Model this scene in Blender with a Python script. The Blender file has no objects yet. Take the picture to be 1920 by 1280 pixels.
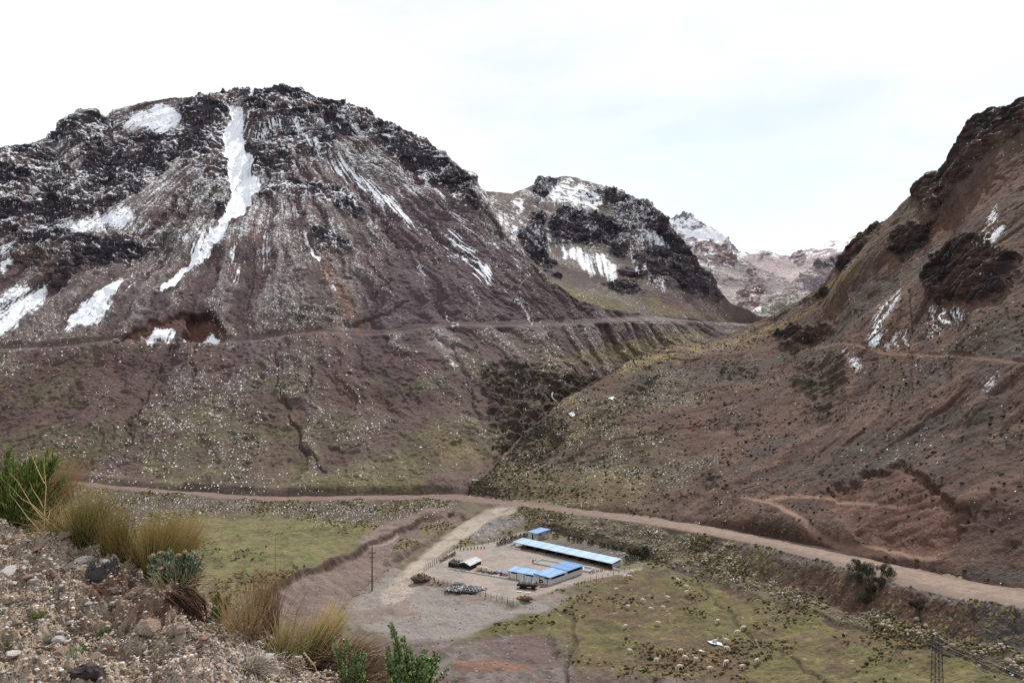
import bpy, bmesh, math, random
import numpy as np
from mathutils import Vector, Matrix, noise as mnoise

# ------------------------------------------------------------------ camera, sky, sun, exposure
SC = bpy.context.scene
COL = SC.collection
R = math.radians
F, CX, CY = 1567.0, 960.0, 640.0          # focal length / centre of the 1920 px frame

cam_d = bpy.data.cameras.new('camera')
cam_d.sensor_width = 36.0
cam_d.lens = 36.0 * F / 1920.0
cam_d.clip_start = 0.05
cam_d.clip_end = 20000
cam = bpy.data.objects.new('camera', cam_d)
cam.location = (0, 0, 0)
cam.rotation_euler = (R(90), 0, 0)
COL.objects.link(cam)
SC.camera = cam

SUN_TO = Vector((0.34, 0.72, 0.98)).normalized()
SUN_EL = math.asin(SUN_TO.z)
SUN_AZ = math.atan2(SUN_TO.x, SUN_TO.y)

world = bpy.data.worlds.new('World')
SC.world = world
world.use_nodes = True
wn, wl = world.node_tree.nodes, world.node_tree.links
wn.clear()
w_out = wn.new('ShaderNodeOutputWorld')
w_bg = wn.new('ShaderNodeBackground'); w_bg.inputs['Strength'].default_value = 0.1
w_sky = wn.new('ShaderNodeTexSky'); w_sky.sky_type = 'NISHITA'; w_sky.sun_disc = False
w_sky.sun_elevation = SUN_EL; w_sky.sun_rotation = SUN_AZ; w_sky.altitude = 4000
w_tc = wn.new('ShaderNodeTexCoord')
w_map = wn.new('ShaderNodeMapping'); w_map.inputs['Scale'].default_value = (1.0, 1.0, 2.6)
w_map.inputs['Location'].default_value = (3.1, 0.4, 0.6)
w_nz = wn.new('ShaderNodeTexNoise'); w_nz.inputs['Scale'].default_value = 2.1
w_nz.inputs['Detail'].default_value = 9; w_nz.inputs['Roughness'].default_value = 0.56
w_nz.inputs['Distortion'].default_value = 0.35
w_rmp = wn.new('ShaderNodeValToRGB')
w_rmp.color_ramp.elements[0].position = 0.34; w_rmp.color_ramp.elements[0].color = (0.64, 0.64, 0.64, 1)
w_rmp.color_ramp.elements[1].position = 0.58; w_rmp.color_ramp.elements[1].color = (1, 1, 1, 1)
w_mix = wn.new('ShaderNodeMix'); w_mix.data_type = 'RGBA'
w_mix.inputs['B'].default_value = (12.0, 12.1, 12.2, 1)
w_gain = wn.new('ShaderNodeMix'); w_gain.data_type = 'RGBA'; w_gain.blend_type = 'MULTIPLY'
w_gain.inputs['Factor'].default_value = 1.0; w_gain.inputs['B'].default_value = (2.1, 2.05, 1.9, 1)
w_n2 = wn.new('ShaderNodeTexNoise'); w_n2.inputs['Scale'].default_value = 3.3; w_n2.inputs['Detail'].default_value = 8; w_n2.inputs['Distortion'].default_value = .5
wl.new(w_map.outputs['Vector'], w_n2.inputs['Vector'])
w_r2 = wn.new('ShaderNodeValToRGB')
w_r2.color_ramp.elements[0].position = 0.36; w_r2.color_ramp.elements[0].color = (10.2, 10.4, 10.6, 1)
w_r2.color_ramp.elements[1].position = 0.56; w_r2.color_ramp.elements[1].color = (11.2, 11.25, 11.3, 1)
wl.new(w_n2.outputs['Fac'], w_r2.inputs['Fac']); wl.new(w_r2.outputs['Color'], w_mix.inputs['B'])
wl.new(w_tc.outputs['Generated'], w_map.inputs['Vector'])
wl.new(w_map.outputs['Vector'], w_nz.inputs['Vector'])
wl.new(w_nz.outputs['Fac'], w_rmp.inputs['Fac'])
wl.new(w_rmp.outputs['Color'], w_mix.inputs['Factor'])
wl.new(w_sky.outputs['Color'], w_gain.inputs['A'])
wl.new(w_gain.outputs['Result'], w_mix.inputs['A'])
wl.new(w_mix.outputs['Result'], w_bg.inputs['Color'])
wl.new(w_bg.outputs['Background'], w_out.inputs['Surface'])

sun_d = bpy.data.lights.new('sun', 'SUN')
sun_d.energy = 4.9; sun_d.angle = R(0.6); sun_d.color = (1.0, 0.95, 0.88)
sun = bpy.data.objects.new('sun', sun_d)
sun.rotation_euler = SUN_TO.to_track_quat('Z', 'Y').to_euler()
COL.objects.link(sun)

SC.view_settings.view_transform = 'Standard'
SC.view_settings.look = 'None'
SC.view_settings.exposure = 0.0
SC.view_settings.gamma = 1.0
SC.cycles.max_bounces = 5
SC.cycles.diffuse_bounces = 3
SC.cycles.use_denoising = False

rng = np.random.default_rng(7)
random.seed(7)

# ------------------------------------------------------------------ helpers: tags, numpy noise, masks
def tag(o, label=None, cat=None, group=None, kind=None):
    if label: o['label'] = label
    if cat: o['category'] = cat
    if group: o['group'] = group
    if kind: o['kind'] = kind
    return o

def lin(c):
    c = np.asarray(c, dtype=float) / 255.0
    return np.where(c <= 0.04045, c / 12.92, ((c + 0.055) / 1.055) ** 2.4)

def sm(a, b, x):
    t = np.clip((x - a) / (b - a), 0, 1)
    return t * t * (3 - 2 * t)

def lerp(a, b, t):
    return a + (b - a) * t

def mixc(c, col, m):
    """c (...,3) towards colour col by mask m"""
    return c + (np.asarray(col) - c) * m[..., None]

def perlin_tile(n, cells, seed):
    r = np.random.default_rng(seed)
    a = r.random((cells, cells)) * 2 * np.pi
    gx, gy = np.cos(a), np.sin(a)
    p = (np.arange(n) + 0.5) / n * cells
    i = np.floor(p).astype(int); f = p - i
    i0 = i % cells; i1 = (i + 1) % cells
    fx, fy = np.meshgrid(f, f)
    def g(iy, ix, dx, dy):
        return gx[np.ix_(iy, ix)] * dx + gy[np.ix_(iy, ix)] * dy
    n00 = g(i0, i0, fx, fy); n10 = g(i0, i1, fx - 1, fy)
    n01 = g(i1, i0, fx, fy - 1); n11 = g(i1, i1, fx - 1, fy - 1)
    u = fx ** 3 * (fx * (fx * 6 - 15) + 10); v = fy ** 3 * (fy * (fy * 6 - 15) + 10)
    return (n00 * (1 - u) + n10 * u) * (1 - v) + (n01 * (1 - u) + n11 * u) * v

NT = 1024
def make_fbm(seed, cells=8, octs=7, gain=0.5, ridged=False):
    out = np.zeros((NT, NT)); a = 1.0; w = np.ones((NT, NT))
    for k in range(octs):
        c = cells * 2 ** k
        if c > NT // 2: break
        t = perlin_tile(NT, c, seed * 31 + k)
        if ridged:
            t = (1 - np.abs(t) * 2.0); t = t * t
            out += a * t * w; w = np.clip(t * 1.3, 0, 1)
        else:
            out += a * t
        a *= gain
    out -= out.mean(); out /= out.std()
    return out

T_F1 = make_fbm(1); T_F2 = make_fbm(2); T_F3 = make_fbm(3, gain=0.6)
T_S = make_fbm(21, octs=3, gain=.4)
T_R3 = make_fbm(13, ridged=True, octs=4, gain=.42); T_R4 = make_fbm(14, ridged=True, octs=5, gain=.4)
T_R1 = make_fbm(11, ridged=True); T_R2 = make_fbm(12, ridged=True, gain=0.55)

def samp(T, u, v):
    """bilinear wrapped sample; u, v in cells (8 cells per tile)"""
    x = np.mod(u / 8.0, 1.0) * NT; y = np.mod(v / 8.0, 1.0) * NT
    x0 = np.floor(x).astype(np.int64); y0 = np.floor(y).astype(np.int64)
    fx = x - x0; fy = y - y0
    x0 %= NT; y0 %= NT
    x1 = (x0 + 1) % NT; y1 = (y0 + 1) % NT
    return ((T[y0, x0] * (1 - fx) + T[y0, x1] * fx) * (1 - fy) + (T[y1, x0] * (1 - fx) + T[y1, x1] * fx) * fy)

def poly_mask(pts, X, Y, soft):
    pts = np.asarray(pts, float)
    out = np.zeros(X.shape)
    m = soft + 1
    b = (X > pts[:, 0].min() - m) & (X < pts[:, 0].max() + m) & (Y > pts[:, 1].min() - m) & (Y < pts[:, 1].max() + m)
    if not b.any(): return out
    x, y = X[b], Y[b]
    inside = np.zeros(x.shape, bool); d2 = np.full(x.shape, 1e18)
    n = len(pts)
    for i in range(n):
        ax, ay = pts[i]; bx, by = pts[(i + 1) % n]
        ex, ey = bx - ax, by - ay
        t = np.clip(((x - ax) * ex + (y - ay) * ey) / (ex * ex + ey * ey + 1e-9), 0, 1)
        d2 = np.minimum(d2, (x - ax - t * ex) ** 2 + (y - ay - t * ey) ** 2)
        if ay != by:
            c = ((ay > y) != (by > y)) & (x < (bx - ax) * (y - ay) / (by - ay) + ax)
            inside ^= c
    sd = np.sqrt(d2) * np.where(inside, 1, -1)
    out[b] = sm(-soft, soft, sd)
    return out

def line_mask(pts, X, Y, w, soft):
    pts = np.asarray(pts, float)
    out = np.zeros(X.shape)
    ws = np.broadcast_to(np.asarray(w, float), (len(pts),)) if np.ndim(w) < 1 else np.asarray(w, float)
    m = ws.max() + soft + 1
    b = (X > pts[:, 0].min() - m) & (X < pts[:, 0].max() + m) & (Y > pts[:, 1].min() - m) & (Y < pts[:, 1].max() + m)
    if not b.any(): return out
    x, y = X[b], Y[b]; best = np.full(x.shape, -1e9)
    for i in range(len(pts) - 1):
        ax, ay = pts[i]; bx, by = pts[i + 1]
        ex, ey = bx - ax, by - ay
        t = np.clip(((x - ax) * ex + (y - ay) * ey) / (ex * ex + ey * ey + 1e-9), 0, 1)
        d = np.sqrt((x - ax - t * ex) ** 2 + (y - ay - t * ey) ** 2)
        best = np.maximum(best, ws[i] + (ws[i + 1] - ws[i]) * t - d)
    out[b] = sm(-soft, soft, best)
    return out

# ------------------------------------------------------------------ terrain sheets
class Sheet:
    """a terrain sheet: columns are bearings from the viewpoint, rows run away from it. rows = [(list of bearings, depth, height)]"""
    def __init__(self, x0, x1, nx, rows, segs, smooth=7):
        px = np.linspace(x0, x1, nx)
        Y = []; Z = []
        for r, (bx, by, bz) in enumerate(rows):
            Y.append(np.interp(px, bx, by)); Z.append(np.interp(px, bx, bz))
        Yg = []; Zg = []
        for i, n in enumerate(segs):
            t = np.linspace(0, 1, n, endpoint=False)[:, None]
            Yg.append(lerp(Y[i][None], Y[i + 1][None], t)); Zg.append(lerp(Z[i][None], Z[i + 1][None], t))
        Yg.append(Y[-1][None]); Zg.append(Z[-1][None])
        Yg = np.concatenate(Yg); Zg = np.concatenate(Zg)
        if smooth > 1:
            k = np.hanning(smooth + 2)[1:-1]; k /= k.sum(); h = smooth // 2
            def f(A):
                P = np.concatenate([np.repeat(A[:1], h, 0), A, np.repeat(A[-1:], h, 0)])
                return sum(k[j] * P[j:j + len(A)] for j in range(smooth))
            Yg, Zg = f(Yg), f(Zg)
        self.nt, self.nx = Yg.shape
        self.colx = px
        self.px = np.broadcast_to(px[None], Yg.shape).copy()
        self.X = (self.px - CX) / F * Yg; self.Y = Yg; self.Z = Zg
        self.py = CY - Zg / Yg * F
        d = np.sqrt(np.diff(Yg, axis=0) ** 2 + np.diff(Zg, axis=0) ** 2)
        self.t = 0.75 * Yg + 0.85 * Zg
        self.s = self.X * 1.0
        self.warp(0, 1)
    def warp(self, amp, size):
        """bearing/elevation coordinates with a ragged noise added: region outlines read through these"""
        if amp == 0:
            self.qx, self.qy = self.px, self.py; return
        self.qx = self.px + amp * samp(T_F1, self.px / size, self.py / size)
        self.qy = self.py + amp * 0.7 * samp(T_F2, self.px / size + 3.3, self.py / size + 1.7)
    def pm(self, pts, soft=6): return poly_mask(pts, self.qx, self.qy, soft)
    def lm(self, pts, w=4, soft=3): return line_mask(pts, self.qx, self.qy, w, soft)
    def normals(self):
        V = np.stack([self.X, self.Y, self.Z], -1)
        du = np.gradient(V, axis=1); dv = np.gradient(V, axis=0)
        n = np.cross(du, dv); n /= np.linalg.norm(n, axis=-1, keepdims=True) + 1e-9
        return n
    def push(self, d, dirn=None):
        n = self.normals() if dirn is None else dirn
        self.X = self.X + n[..., 0] * d; self.Y = self.Y + n[..., 1] * d; self.Z = self.Z + n[..., 2] * d
    def at(self, px, py):
        """surface point seen at that bearing and elevation"""
        P = CY - self.Z / self.Y * F
        c = int(np.clip(round((px - self.colx[0]) / (self.colx[-1] - self.colx[0]) * (self.nx - 1)), 0, self.nx - 1))
        r = int(np.argmin(np.abs(P[:, c] - py)))
        return Vector((self.X[r, c], self.Y[r, c], self.Z[r, c]))
    def height(self, x, y):
        """height under a ground position"""
        px = CX + x / y * F
        c = int(np.clip(round((px - self.colx[0]) / (self.colx[-1] - self.colx[0]) * (self.nx - 1)), 0, self.nx - 1))
        r = int(np.argmin(np.abs(self.Y[:, c] - y)))
        return float(self.Z[r, c])
    def build(self, zones, mats, names, col, msk):
        nt, nx = self.nt, self.nx
        V = np.stack([self.X, self.Y, self.Z], -1).reshape(-1, 3)
        idx = np.arange(nt * nx).reshape(nt, nx)
        q = np.stack([idx[:-1, :-1], idx[:-1, 1:], idx[1:, 1:], idx[1:, :-1]], -1).reshape(-1, 4)
        zf = zones[:-1, :-1].reshape(-1)
        C = np.concatenate([np.clip(col, 0, 1).reshape(-1, 3), np.ones((nt * nx, 1))], 1)
        M = np.clip(msk, 0, 1).reshape(-1, 4)
        objs = []
        N = self.normals().reshape(-1, 3)
        for z, name in enumerate(names):
            f = q[zf == z]
            if not len(f): objs.append(None); continue
            used, inv = np.unique(f.reshape(-1), return_inverse=True)
            me = bpy.data.meshes.new(name)
            me.vertices.add(len(used)); me.vertices.foreach_set('co', V[used].astype(np.float32).ravel())
            me.loops.add(len(inv)); me.loops.foreach_set('vertex_index', inv.astype(np.int32).ravel())
            me.polygons.add(len(f))
            me.polygons.foreach_set('loop_start', (np.arange(len(f)) * 4).astype(np.int32))
            me.polygons.foreach_set('use_smooth', np.ones(len(f), bool))
            for an, A in (('Col', C), ('Msk', M)):
                at = me.attributes.new(an, 'FLOAT_COLOR', 'POINT')
                at.data.foreach_set('color', A[used].astype(np.float32).ravel())
            me.update(calc_edges=True)
            me.validate()
            me.normals_split_custom_set_from_vertices(N[used].tolist())
            me.materials.append(mats[z])
            o = bpy.data.objects.new(name, me); COL.objects.link(o)
            o['kind'] = 'structure'
            objs.append(o)
        return objs

# ------------------------------------------------------------------ materials
def node(nt, kind, **kw):
    n = nt.nodes.new(kind)
    for k, v in kw.items():
        if k in n.inputs: n.inputs[k].default_value = v
        else: setattr(n, k, v)
    return n

def math_n(nt, op, a, b=None, c=None):
    n = nt.nodes.new('ShaderNodeMath'); n.operation = op
    for i, v in enumerate((a, b, c)):
        if v is None: continue
        if isinstance(v, (int, float)): n.inputs[i].default_value = v
        else: nt.links.new(v, n.inputs[i])
    return n.outputs[0]

def smooth_n(nt, x, a, b):
    n = nt.nodes.new('ShaderNodeMapRange'); n.interpolation_type = 'SMOOTHSTEP'
    nt.links.new(x, n.inputs['Value'])
    for k, v in (('From Min', a), ('From Max', b)):
        if isinstance(v, (int, float)): n.inputs[k].default_value = v
        else: nt.links.new(v, n.inputs[k])
    return n.outputs['Result']

def mix_n(nt, fac, a, b, blend='MIX'):
    n = nt.nodes.new('ShaderNodeMix'); n.data_type = 'RGBA'; n.blend_type = blend
    for k, v in (('Factor', fac), ('A', a), ('B', b)):
        if isinstance(v, (int, float)) and k == 'Factor': n.inputs['Factor'].default_value = v
        elif isinstance(v, tuple): n.inputs[k].default_value = v
        else: nt.links.new(v, n.inputs[k])
    return n.outputs['Result']

def new_mat(name):
    m = bpy.data.materials.new(name); m.use_nodes = True
    nt = m.node_tree
    b = nt.nodes['Principled BSDF']
    b.inputs['Specular IOR Level'].default_value = 0.15
    b.inputs['Roughness'].default_value = 0.9
    return m, nt, b

SNOW = (0.80, 0.83, 0.88, 1)
def terrain_mat(name, unit=1.0, tuft=(0.10, 0.085, 0.035, 1), tuft_dark=(0.028, 0.028, 0.018, 1), bump=0.5, stone=(0.3, 0.27, 0.25, 1), contrast=0.55):
    """Col = the ground's own colour; Msk r = snow dots, g = snow sheet, b = bare rock, a = tussocks. unit = metres of the finest grain"""
    m, nt, b = new_mat(name)
    L = nt.links
    col = node(nt, 'ShaderNodeAttribute', attribute_name='Col').outputs['Color']
    ms = node(nt, 'ShaderNodeAttribute', attribute_name='Msk')
    sep = nt.nodes.new('ShaderNodeSeparateColor'); L.new(ms.outputs['Color'], sep.inputs['Color'])
    dots, sheet, rock, tus = sep.outputs[0], sep.outputs[1], sep.outputs[2], ms.outputs['Alpha']
    tc = nt.nodes.new('ShaderNodeTexCoord').outputs['Object']
    def nz(size, detail=4, rough=0.6):
        n = node(nt, 'ShaderNodeTexNoise', Scale=1.0 / size, Detail=detail, Roughness=rough)
        L.new(tc, n.inputs['Vector']); return n
    n1 = nz(unit * 14, 6, 0.65); n2 = nz(unit * 1.6, 3, 0.7); n3 = nz(unit * 5, 4, .6)
    # overall grain
    v = math_n(nt, 'MULTIPLY_ADD', n1.outputs['Fac'], contrast * 1.6, 1 - contrast * 0.8)
    v2 = math_n(nt, 'MULTIPLY_ADD', n2.outputs['Fac'], contrast * 2.4, 1 - contrast * 1.2)
    vv = math_n(nt, 'MULTIPLY', v, v2)
    cmb = nt.nodes.new('ShaderNodeCombineColor')
    for i in range(3): L.new(vv, cmb.inputs[i])
    c = mix_n(nt, 1.0, col, cmb.outputs['Color'], 'MULTIPLY')
    # bedding planes and cracks where the rock is bare
    mp = node(nt, 'ShaderNodeMapping', Scale=(1 / (unit * 13), 1 / (unit * 13), 1 / (unit * 1.7)), Rotation=(0.05, 0.2, 0)); L.new(tc, mp.inputs['Vector'])
    nst = node(nt, 'ShaderNodeTexNoise', Scale=1.0, Detail=4, Roughness=.6, Distortion=.6); L.new(mp.outputs['Vector'], nst.inputs['Vector'])
    vc = node(nt, 'ShaderNodeTexVoronoi', Scale=1.0 / (unit * 5), feature='DISTANCE_TO_EDGE'); L.new(tc, vc.inputs['Vector'])
    crack = smooth_n(nt, vc.outputs['Distance'], 0.0, 0.06)
    sv = math_n(nt, 'MULTIPLY', math_n(nt, 'MULTIPLY_ADD', smooth_n(nt, nst.outputs['Fac'], .32, .66), .95, .55), math_n(nt, 'MULTIPLY_ADD', crack, .4, .6))
    cm2 = nt.nodes.new('ShaderNodeCombineColor')
    for i in range(3): L.new(sv, cm2.inputs[i])
    c = mix_n(nt, rock, c, mix_n(nt, 1.0, c, cm2.outputs['Color'], 'MULTIPLY'))
    # tussocks: two sizes of clump
    vo = node(nt, 'ShaderNodeTexVoronoi', Scale=1.0 / (unit * 2.0), Randomness=1.0); L.new(tc, vo.inputs['Vector'])
    rad = math_n(nt, 'MULTIPLY_ADD', tus, 0.42, 0.02)
    tm = smooth_n(nt, math_n(nt, 'SUBTRACT', rad, vo.outputs['Distance']), -0.06, 0.08)
    tm = math_n(nt, 'MULTIPLY', tm, smooth_n(nt, tus, 0.02, 0.2))
    sepv = nt.nodes.new('ShaderNodeSeparateColor'); L.new(vo.outputs['Color'], sepv.inputs['Color'])
    tcol = mix_n(nt, smooth_n(nt, sepv.outputs[0], 0.25, 0.75), tuft_dark, tuft)
    c = mix_n(nt, math_n(nt, 'MULTIPLY', tm, 0.8), c, tcol)
    # stones
    vs = node(nt, 'ShaderNodeTexVoronoi', Scale=1.0 / (unit * 2.7), Randomness=1.0); L.new(tc, vs.inputs['Vector'])
    stm = smooth_n(nt, vs.outputs['Distance'], 0.2, 0.13)
    stm = math_n(nt, 'MULTIPLY', stm, smooth_n(nt, n3.outputs['Fac'], 0.52, 0.62))
    c = mix_n(nt, math_n(nt, 'MULTIPLY', stm, 0.55), c, stone)
    # snow dots lying between the tufts
    vd = node(nt, 'ShaderNodeTexVoronoi', Scale=1.0 / (unit * 0.95), Randomness=1.0); L.new(tc, vd.inputs['Vector'])
    clump = smooth_n(nt, n3.outputs['Fac'], 0.34, 0.62)
    sepd = nt.nodes.new('ShaderNodeSeparateColor'); L.new(vd.outputs['Color'], sepd.inputs['Color'])
    on = math_n(nt, 'GREATER_THAN', sepd.outputs[1], math_n(nt, 'SUBTRACT', 1.0, math_n(nt, 'MULTIPLY', dots, clump)))
    dr = math_n(nt, 'MULTIPLY', on, math_n(nt, 'MULTIPLY_ADD', math_n(nt, 'POWER', sepd.outputs[2], 3.0), 0.36, 0.11))
    dm = smooth_n(nt, math_n(nt, 'SUBTRACT', dr, vd.outputs['Distance']), -0.04, 0.09)
    ve = node(nt, 'ShaderNodeTexVoronoi', Scale=1.0 / (unit * 0.52), Randomness=1.0); L.new(tc, ve.inputs['Vector'])
    sepe = nt.nodes.new('ShaderNodeSeparateColor'); L.new(ve.outputs['Color'], sepe.inputs['Color'])
    one = math_n(nt, 'GREATER_THAN', sepe.outputs[1], math_n(nt, 'SUBTRACT', 1.0, math_n(nt, 'MULTIPLY', math_n(nt, 'MULTIPLY', dots, .27), smooth_n(nt, n1.outputs['Fac'], .36, .66))))
    dm = math_n(nt, 'MAXIMUM', dm, smooth_n(nt, math_n(nt, 'SUBTRACT', math_n(nt, 'MULTIPLY', one, .42), ve.outputs['Distance']), -0.04, 0.12))
    # snow sheets, ragged
    n4 = nz(unit * .9, 2, 0.6)
    ss = math_n(nt, 'ADD', sheet, math_n(nt, 'MULTIPLY_ADD', n2.outputs['Fac'], 0.7, -0.35))
    ss = math_n(nt, 'ADD', ss, math_n(nt, 'MULTIPLY_ADD', n4.outputs['Fac'], 0.9, -0.45))
    ss = math_n(nt, 'ADD', ss, math_n(nt, 'MULTIPLY_ADD', n3.outputs['Fac'], 0.3, -0.15))
    sn = math_n(nt, 'MULTIPLY', smooth_n(nt, ss, 0.36, 0.72), .95)
    sn = math_n(nt, 'MAXIMUM', sn, math_n(nt, 'MULTIPLY', dm, .85))
    c = mix_n(nt, sn, c, SNOW)
    L.new(c, b.inputs['Base Color'])
    bp = node(nt, 'ShaderNodeBump', Strength=bump, Distance=unit * 1.2)
    h = math_n(nt, 'ADD', math_n(nt, 'MULTIPLY', n1.outputs['Fac'], 1.6), math_n(nt, 'MULTIPLY', n2.outputs['Fac'], math_n(nt, 'MULTIPLY_ADD', rock, -.7, 1.0)))
    h = math_n(nt, 'ADD', h, math_n(nt, 'MULTIPLY', tm, 0.5))
    h = math_n(nt, 'ADD', h, math_n(nt, 'MULTIPLY', math_n(nt, 'MULTIPLY', nst.outputs['Fac'], rock), 1.7))
    L.new(h, bp.inputs['Height']); L.new(bp.outputs['Normal'], b.inputs['Normal'])
    return m

# ------------------------------------------------------------------ the lie of the land (metres; the eye is the datum)
FX = [-200, 120, 300, 500, 700, 860, 940, 1000, 1100, 1200, 1300, 1400, 1500, 1600, 1700, 1800, 1920, 2120]
zA = [-60, -60, -60, -60, -60, -60, -60, -59.8, -59.5, -59.2, -58.2, -57, -55.5, -53.5, -51.5, -49.5, -47.2, -44]
pB = [1060, 1060, 1060, 1060, 1060, 1060, 1060, 1060, 1060, 1060, 1068] + [0] * 7
zB = [-59.5, -59.5, -59.5, -59.5, -59.5, -59.5, -59.2, -58.8, -58.6, -57, -55.5] + [0] * 7
pB2 = [985, 985, 990, 995, 995, 995, 995, 1000, 1010, 1025, 1035] + [0] * 7
zB2 = [-58.3, -58.5, -58.8, -59, -59, -58.8, -58.5, -58.2, -57.2, -56, -54] + [0] * 7
pC = [893, 907, 924, 939, 936, 937, 946, 954, 967, 980, 997, 1016, 1041, 1070, 1098, 1123, 1143, 1175]
pD = [886, 900, 918, 931, 928, 927, 936, 943, 956, 967, 982, 998, 1018, 1040, 1062, 1085, 1105, 1135]
zC = [-54, -55, -56, -57, -56.8, -56.4, -55.8, -55, -53.5, -52, -50, -48.4, -47, -45.5, -44, -42.6, -41, -38.5]
def Yof(p, z): return [-zz * F / (pp - CY) for pp, zz in zip(p, z)]
YA, YC, YD = Yof([1345] * 18, zA), Yof(pC, zC), Yof(pD, zC)
YB, YB2 = Yof(pB[:11], zB[:11]), Yof(pB2[:11], zB2[:11])
zB, zB2 = zB[:11], zB2[:11]
emb = {1400: (1083, .45), 1500: (1118, .55), 1600: (1150, .62), 1700: (1175, .66), 1800: (1200, .7), 1920: (1215, .75), 2120: (1255, .75)}
for i in range(11, 18):
    p, s = emb[FX[i]]
    k = (p - CY) / F                                  # z = -k Y on the sight line; z = zC - s (YC - Y) on the bank
    y = (s * YC[i] - zC[i]) / (k + s)
    YB.append(y); zB.append(-k * y)
    YB2.append((y + YC[i]) / 2); zB2.append((-k * y + zC[i]) / 2 - 0.3)
def up(a, d): return [v + d for v in a]

floor = Sheet(-200, 2120, 1500, [(FX, [64] * 18, up(zA, 0.5)), (FX, YA, zA), (FX, YB, zB), (FX, YB2, zB2), (FX, YC, zC), (FX, YD, zC), (FX, up(YD, 30), up(zC, -1))],
              [24, 330, 110, 90, 22, 16], smooth=5)
S = floor
S.warp(2.2, 34)
K = 1.95
def A(*c): return lin(c) / K
px, py, X, Y = S.px, S.py, S.X, S.Y
gx, gy = X, Y
f6 = samp(T_F1, gx / 6, gy / 6); f20 = samp(T_F2, gx / 20, gy / 20); f60 = samp(T_F3, gx / 60, gy / 60); f2 = samp(T_F3, gx / 2, gy / 2)
# regions
POND = [(1326, 1203), (1334, 1202), (1352, 1202.5), (1361, 1207), (1352, 1209.5), (1334, 1209)]
POND2 = [(1311, 1219), (1318, 1218.6), (1321, 1220.6), (1313, 1221)]
YARD = [(772, 1086), (800, 1062), (856, 1030), (900, 1022), (960, 1006), (985, 990), (1045, 986), (1130, 1004), (1240, 1036), (1200, 1064), (1110, 1086), (1040, 1108), (962, 1134), (900, 1118), (830, 1098)]
m_yard = poly_mask(YARD, px, py, 3)
m_river = S.pm([(835, 955), (790, 972), (745, 990), (700, 1014), (650, 1036), (600, 1052), (545, 1083), (500, 1107), (465, 1140), (435, 1180), (400, 1230), (380, 1400), (630, 1400), (640, 1200), (632, 1165), (650, 1130), (690, 1092), (745, 1055), (800, 1016), (850, 985), (880, 968)], 4)
m_isle = S.pm([(800, 976), (850, 976), (835, 992), (800, 1012), (765, 1030), (722, 1042), (740, 1020), (775, 995)], 5)
TRACK = [(958, 948), (925, 962), (885, 985), (848, 1012), (810, 1040), (780, 1068), (760, 1095), (735, 1115)]
m_track = line_mask(TRACK, S.qx * .35 + px * .65, S.qy * .35 + py * .65, np.array([13, 15, 14, 13, 14, 16, 20, 22]), 4)
m_chan = S.pm([(668, 1012), (700, 992), (742, 974), (800, 953), (850, 948), (838, 956), (795, 968), (750, 986), (705, 1010), (680, 1022)], 4)
m_spoil = S.pm([(885, 1000), (905, 985), (935, 968), (965, 968), (985, 975), (945, 995), (915, 1010), (880, 1018)], 6)
m_apron = S.pm([(640, 1165), (655, 1135), (700, 1092), (740, 1065), (770, 1088), (830, 1100), (962, 1136), (1040, 1112), (1075, 1120), (1010, 1150), (930, 1160), (870, 1195), (790, 1205), (730, 1190)], 8)
m_mudlow = S.pm([(640, 1200), (730, 1195), (860, 1200), (960, 1185), (1030, 1185), (1050, 1225), (1100, 1262), (1300, 1280), (1500, 1285), (1500, 1400), (600, 1400)], 8)
m_bankline = S.lm([(850, 957), (790, 972), (745, 990), (700, 1014), (650, 1036), (600, 1052), (545, 1083), (500, 1107), (465, 1140), (435, 1180)], 2.6, 2)
m_isleline = S.lm([(862, 975), (838, 992), (800, 1013), (768, 1030), (725, 1044)], 3, 2)
m_road = ((py > np.interp(px, FX, pD)) & (py < np.interp(px, FX, pC))).astype(float)
road_soft = sm(-3, 2, py - np.interp(px, FX, pD)) * sm(-3, 2, np.interp(px, FX, pC) - py)
m_emb = S.pm([(1385, 1020), (1500, 1043), (1600, 1072), (1700, 1100), (1800, 1125), (1920, 1143), (2120, 1175), (2120, 1240), (1920, 1222), (1800, 1205), (1700, 1170), (1600, 1145), (1500, 1112), (1420, 1092), (1395, 1060)], 7)
m_boul = S.pm([(985, 958), (1100, 972), (1250, 995), (1390, 1020), (1400, 1075), (1500, 1112), (1600, 1145), (1700, 1175), (1800, 1205), (1920, 1222), (2120, 1250), (2120, 1340), (1920, 1262), (1800, 1225), (1700, 1195), (1560, 1150), (1400, 1102), (1290, 1070), (1230, 1045), (1125, 1018), (1040, 992), (985, 990)], 9)
m_green = S.pm([(330, 990), (400, 965), (520, 968), (640, 985), (690, 1000), (640, 1035), (560, 1065), (480, 1090), (380, 1080), (300, 1050)], 18)
m_upper = S.pm([(-200, 900), (300, 925), (500, 942), (860, 940), (840, 955), (760, 975), (640, 985), (520, 965), (400, 962), (300, 985), (-200, 990)], 10)
m_mead = S.pm([(1060, 1130), (1120, 1092), (1200, 1068), (1300, 1080), (1420, 1112), (1560, 1158), (1700, 1200), (1920, 1265), (2120, 1340), (1500, 1300), (1300, 1268), (1080, 1250), (1060, 1190)], 10)
m_mead2 = S.pm([(860, 1196), (900, 1165), (970, 1160), (1010, 1150), (1075, 1150), (1060, 1190), (960, 1190)], 8)
ditch = S.lm([(1225, 1048), (1320, 1085), (1420, 1122), (1560, 1162), (1700, 1200), (1800, 1230), (1920, 1267), (2100, 1320)], 5, 3)
ditch2 = S.lm([(1060, 1290), (1062, 1250), (1075, 1200), (1080, 1160), (1055, 1145)], 4, 4)
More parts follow.
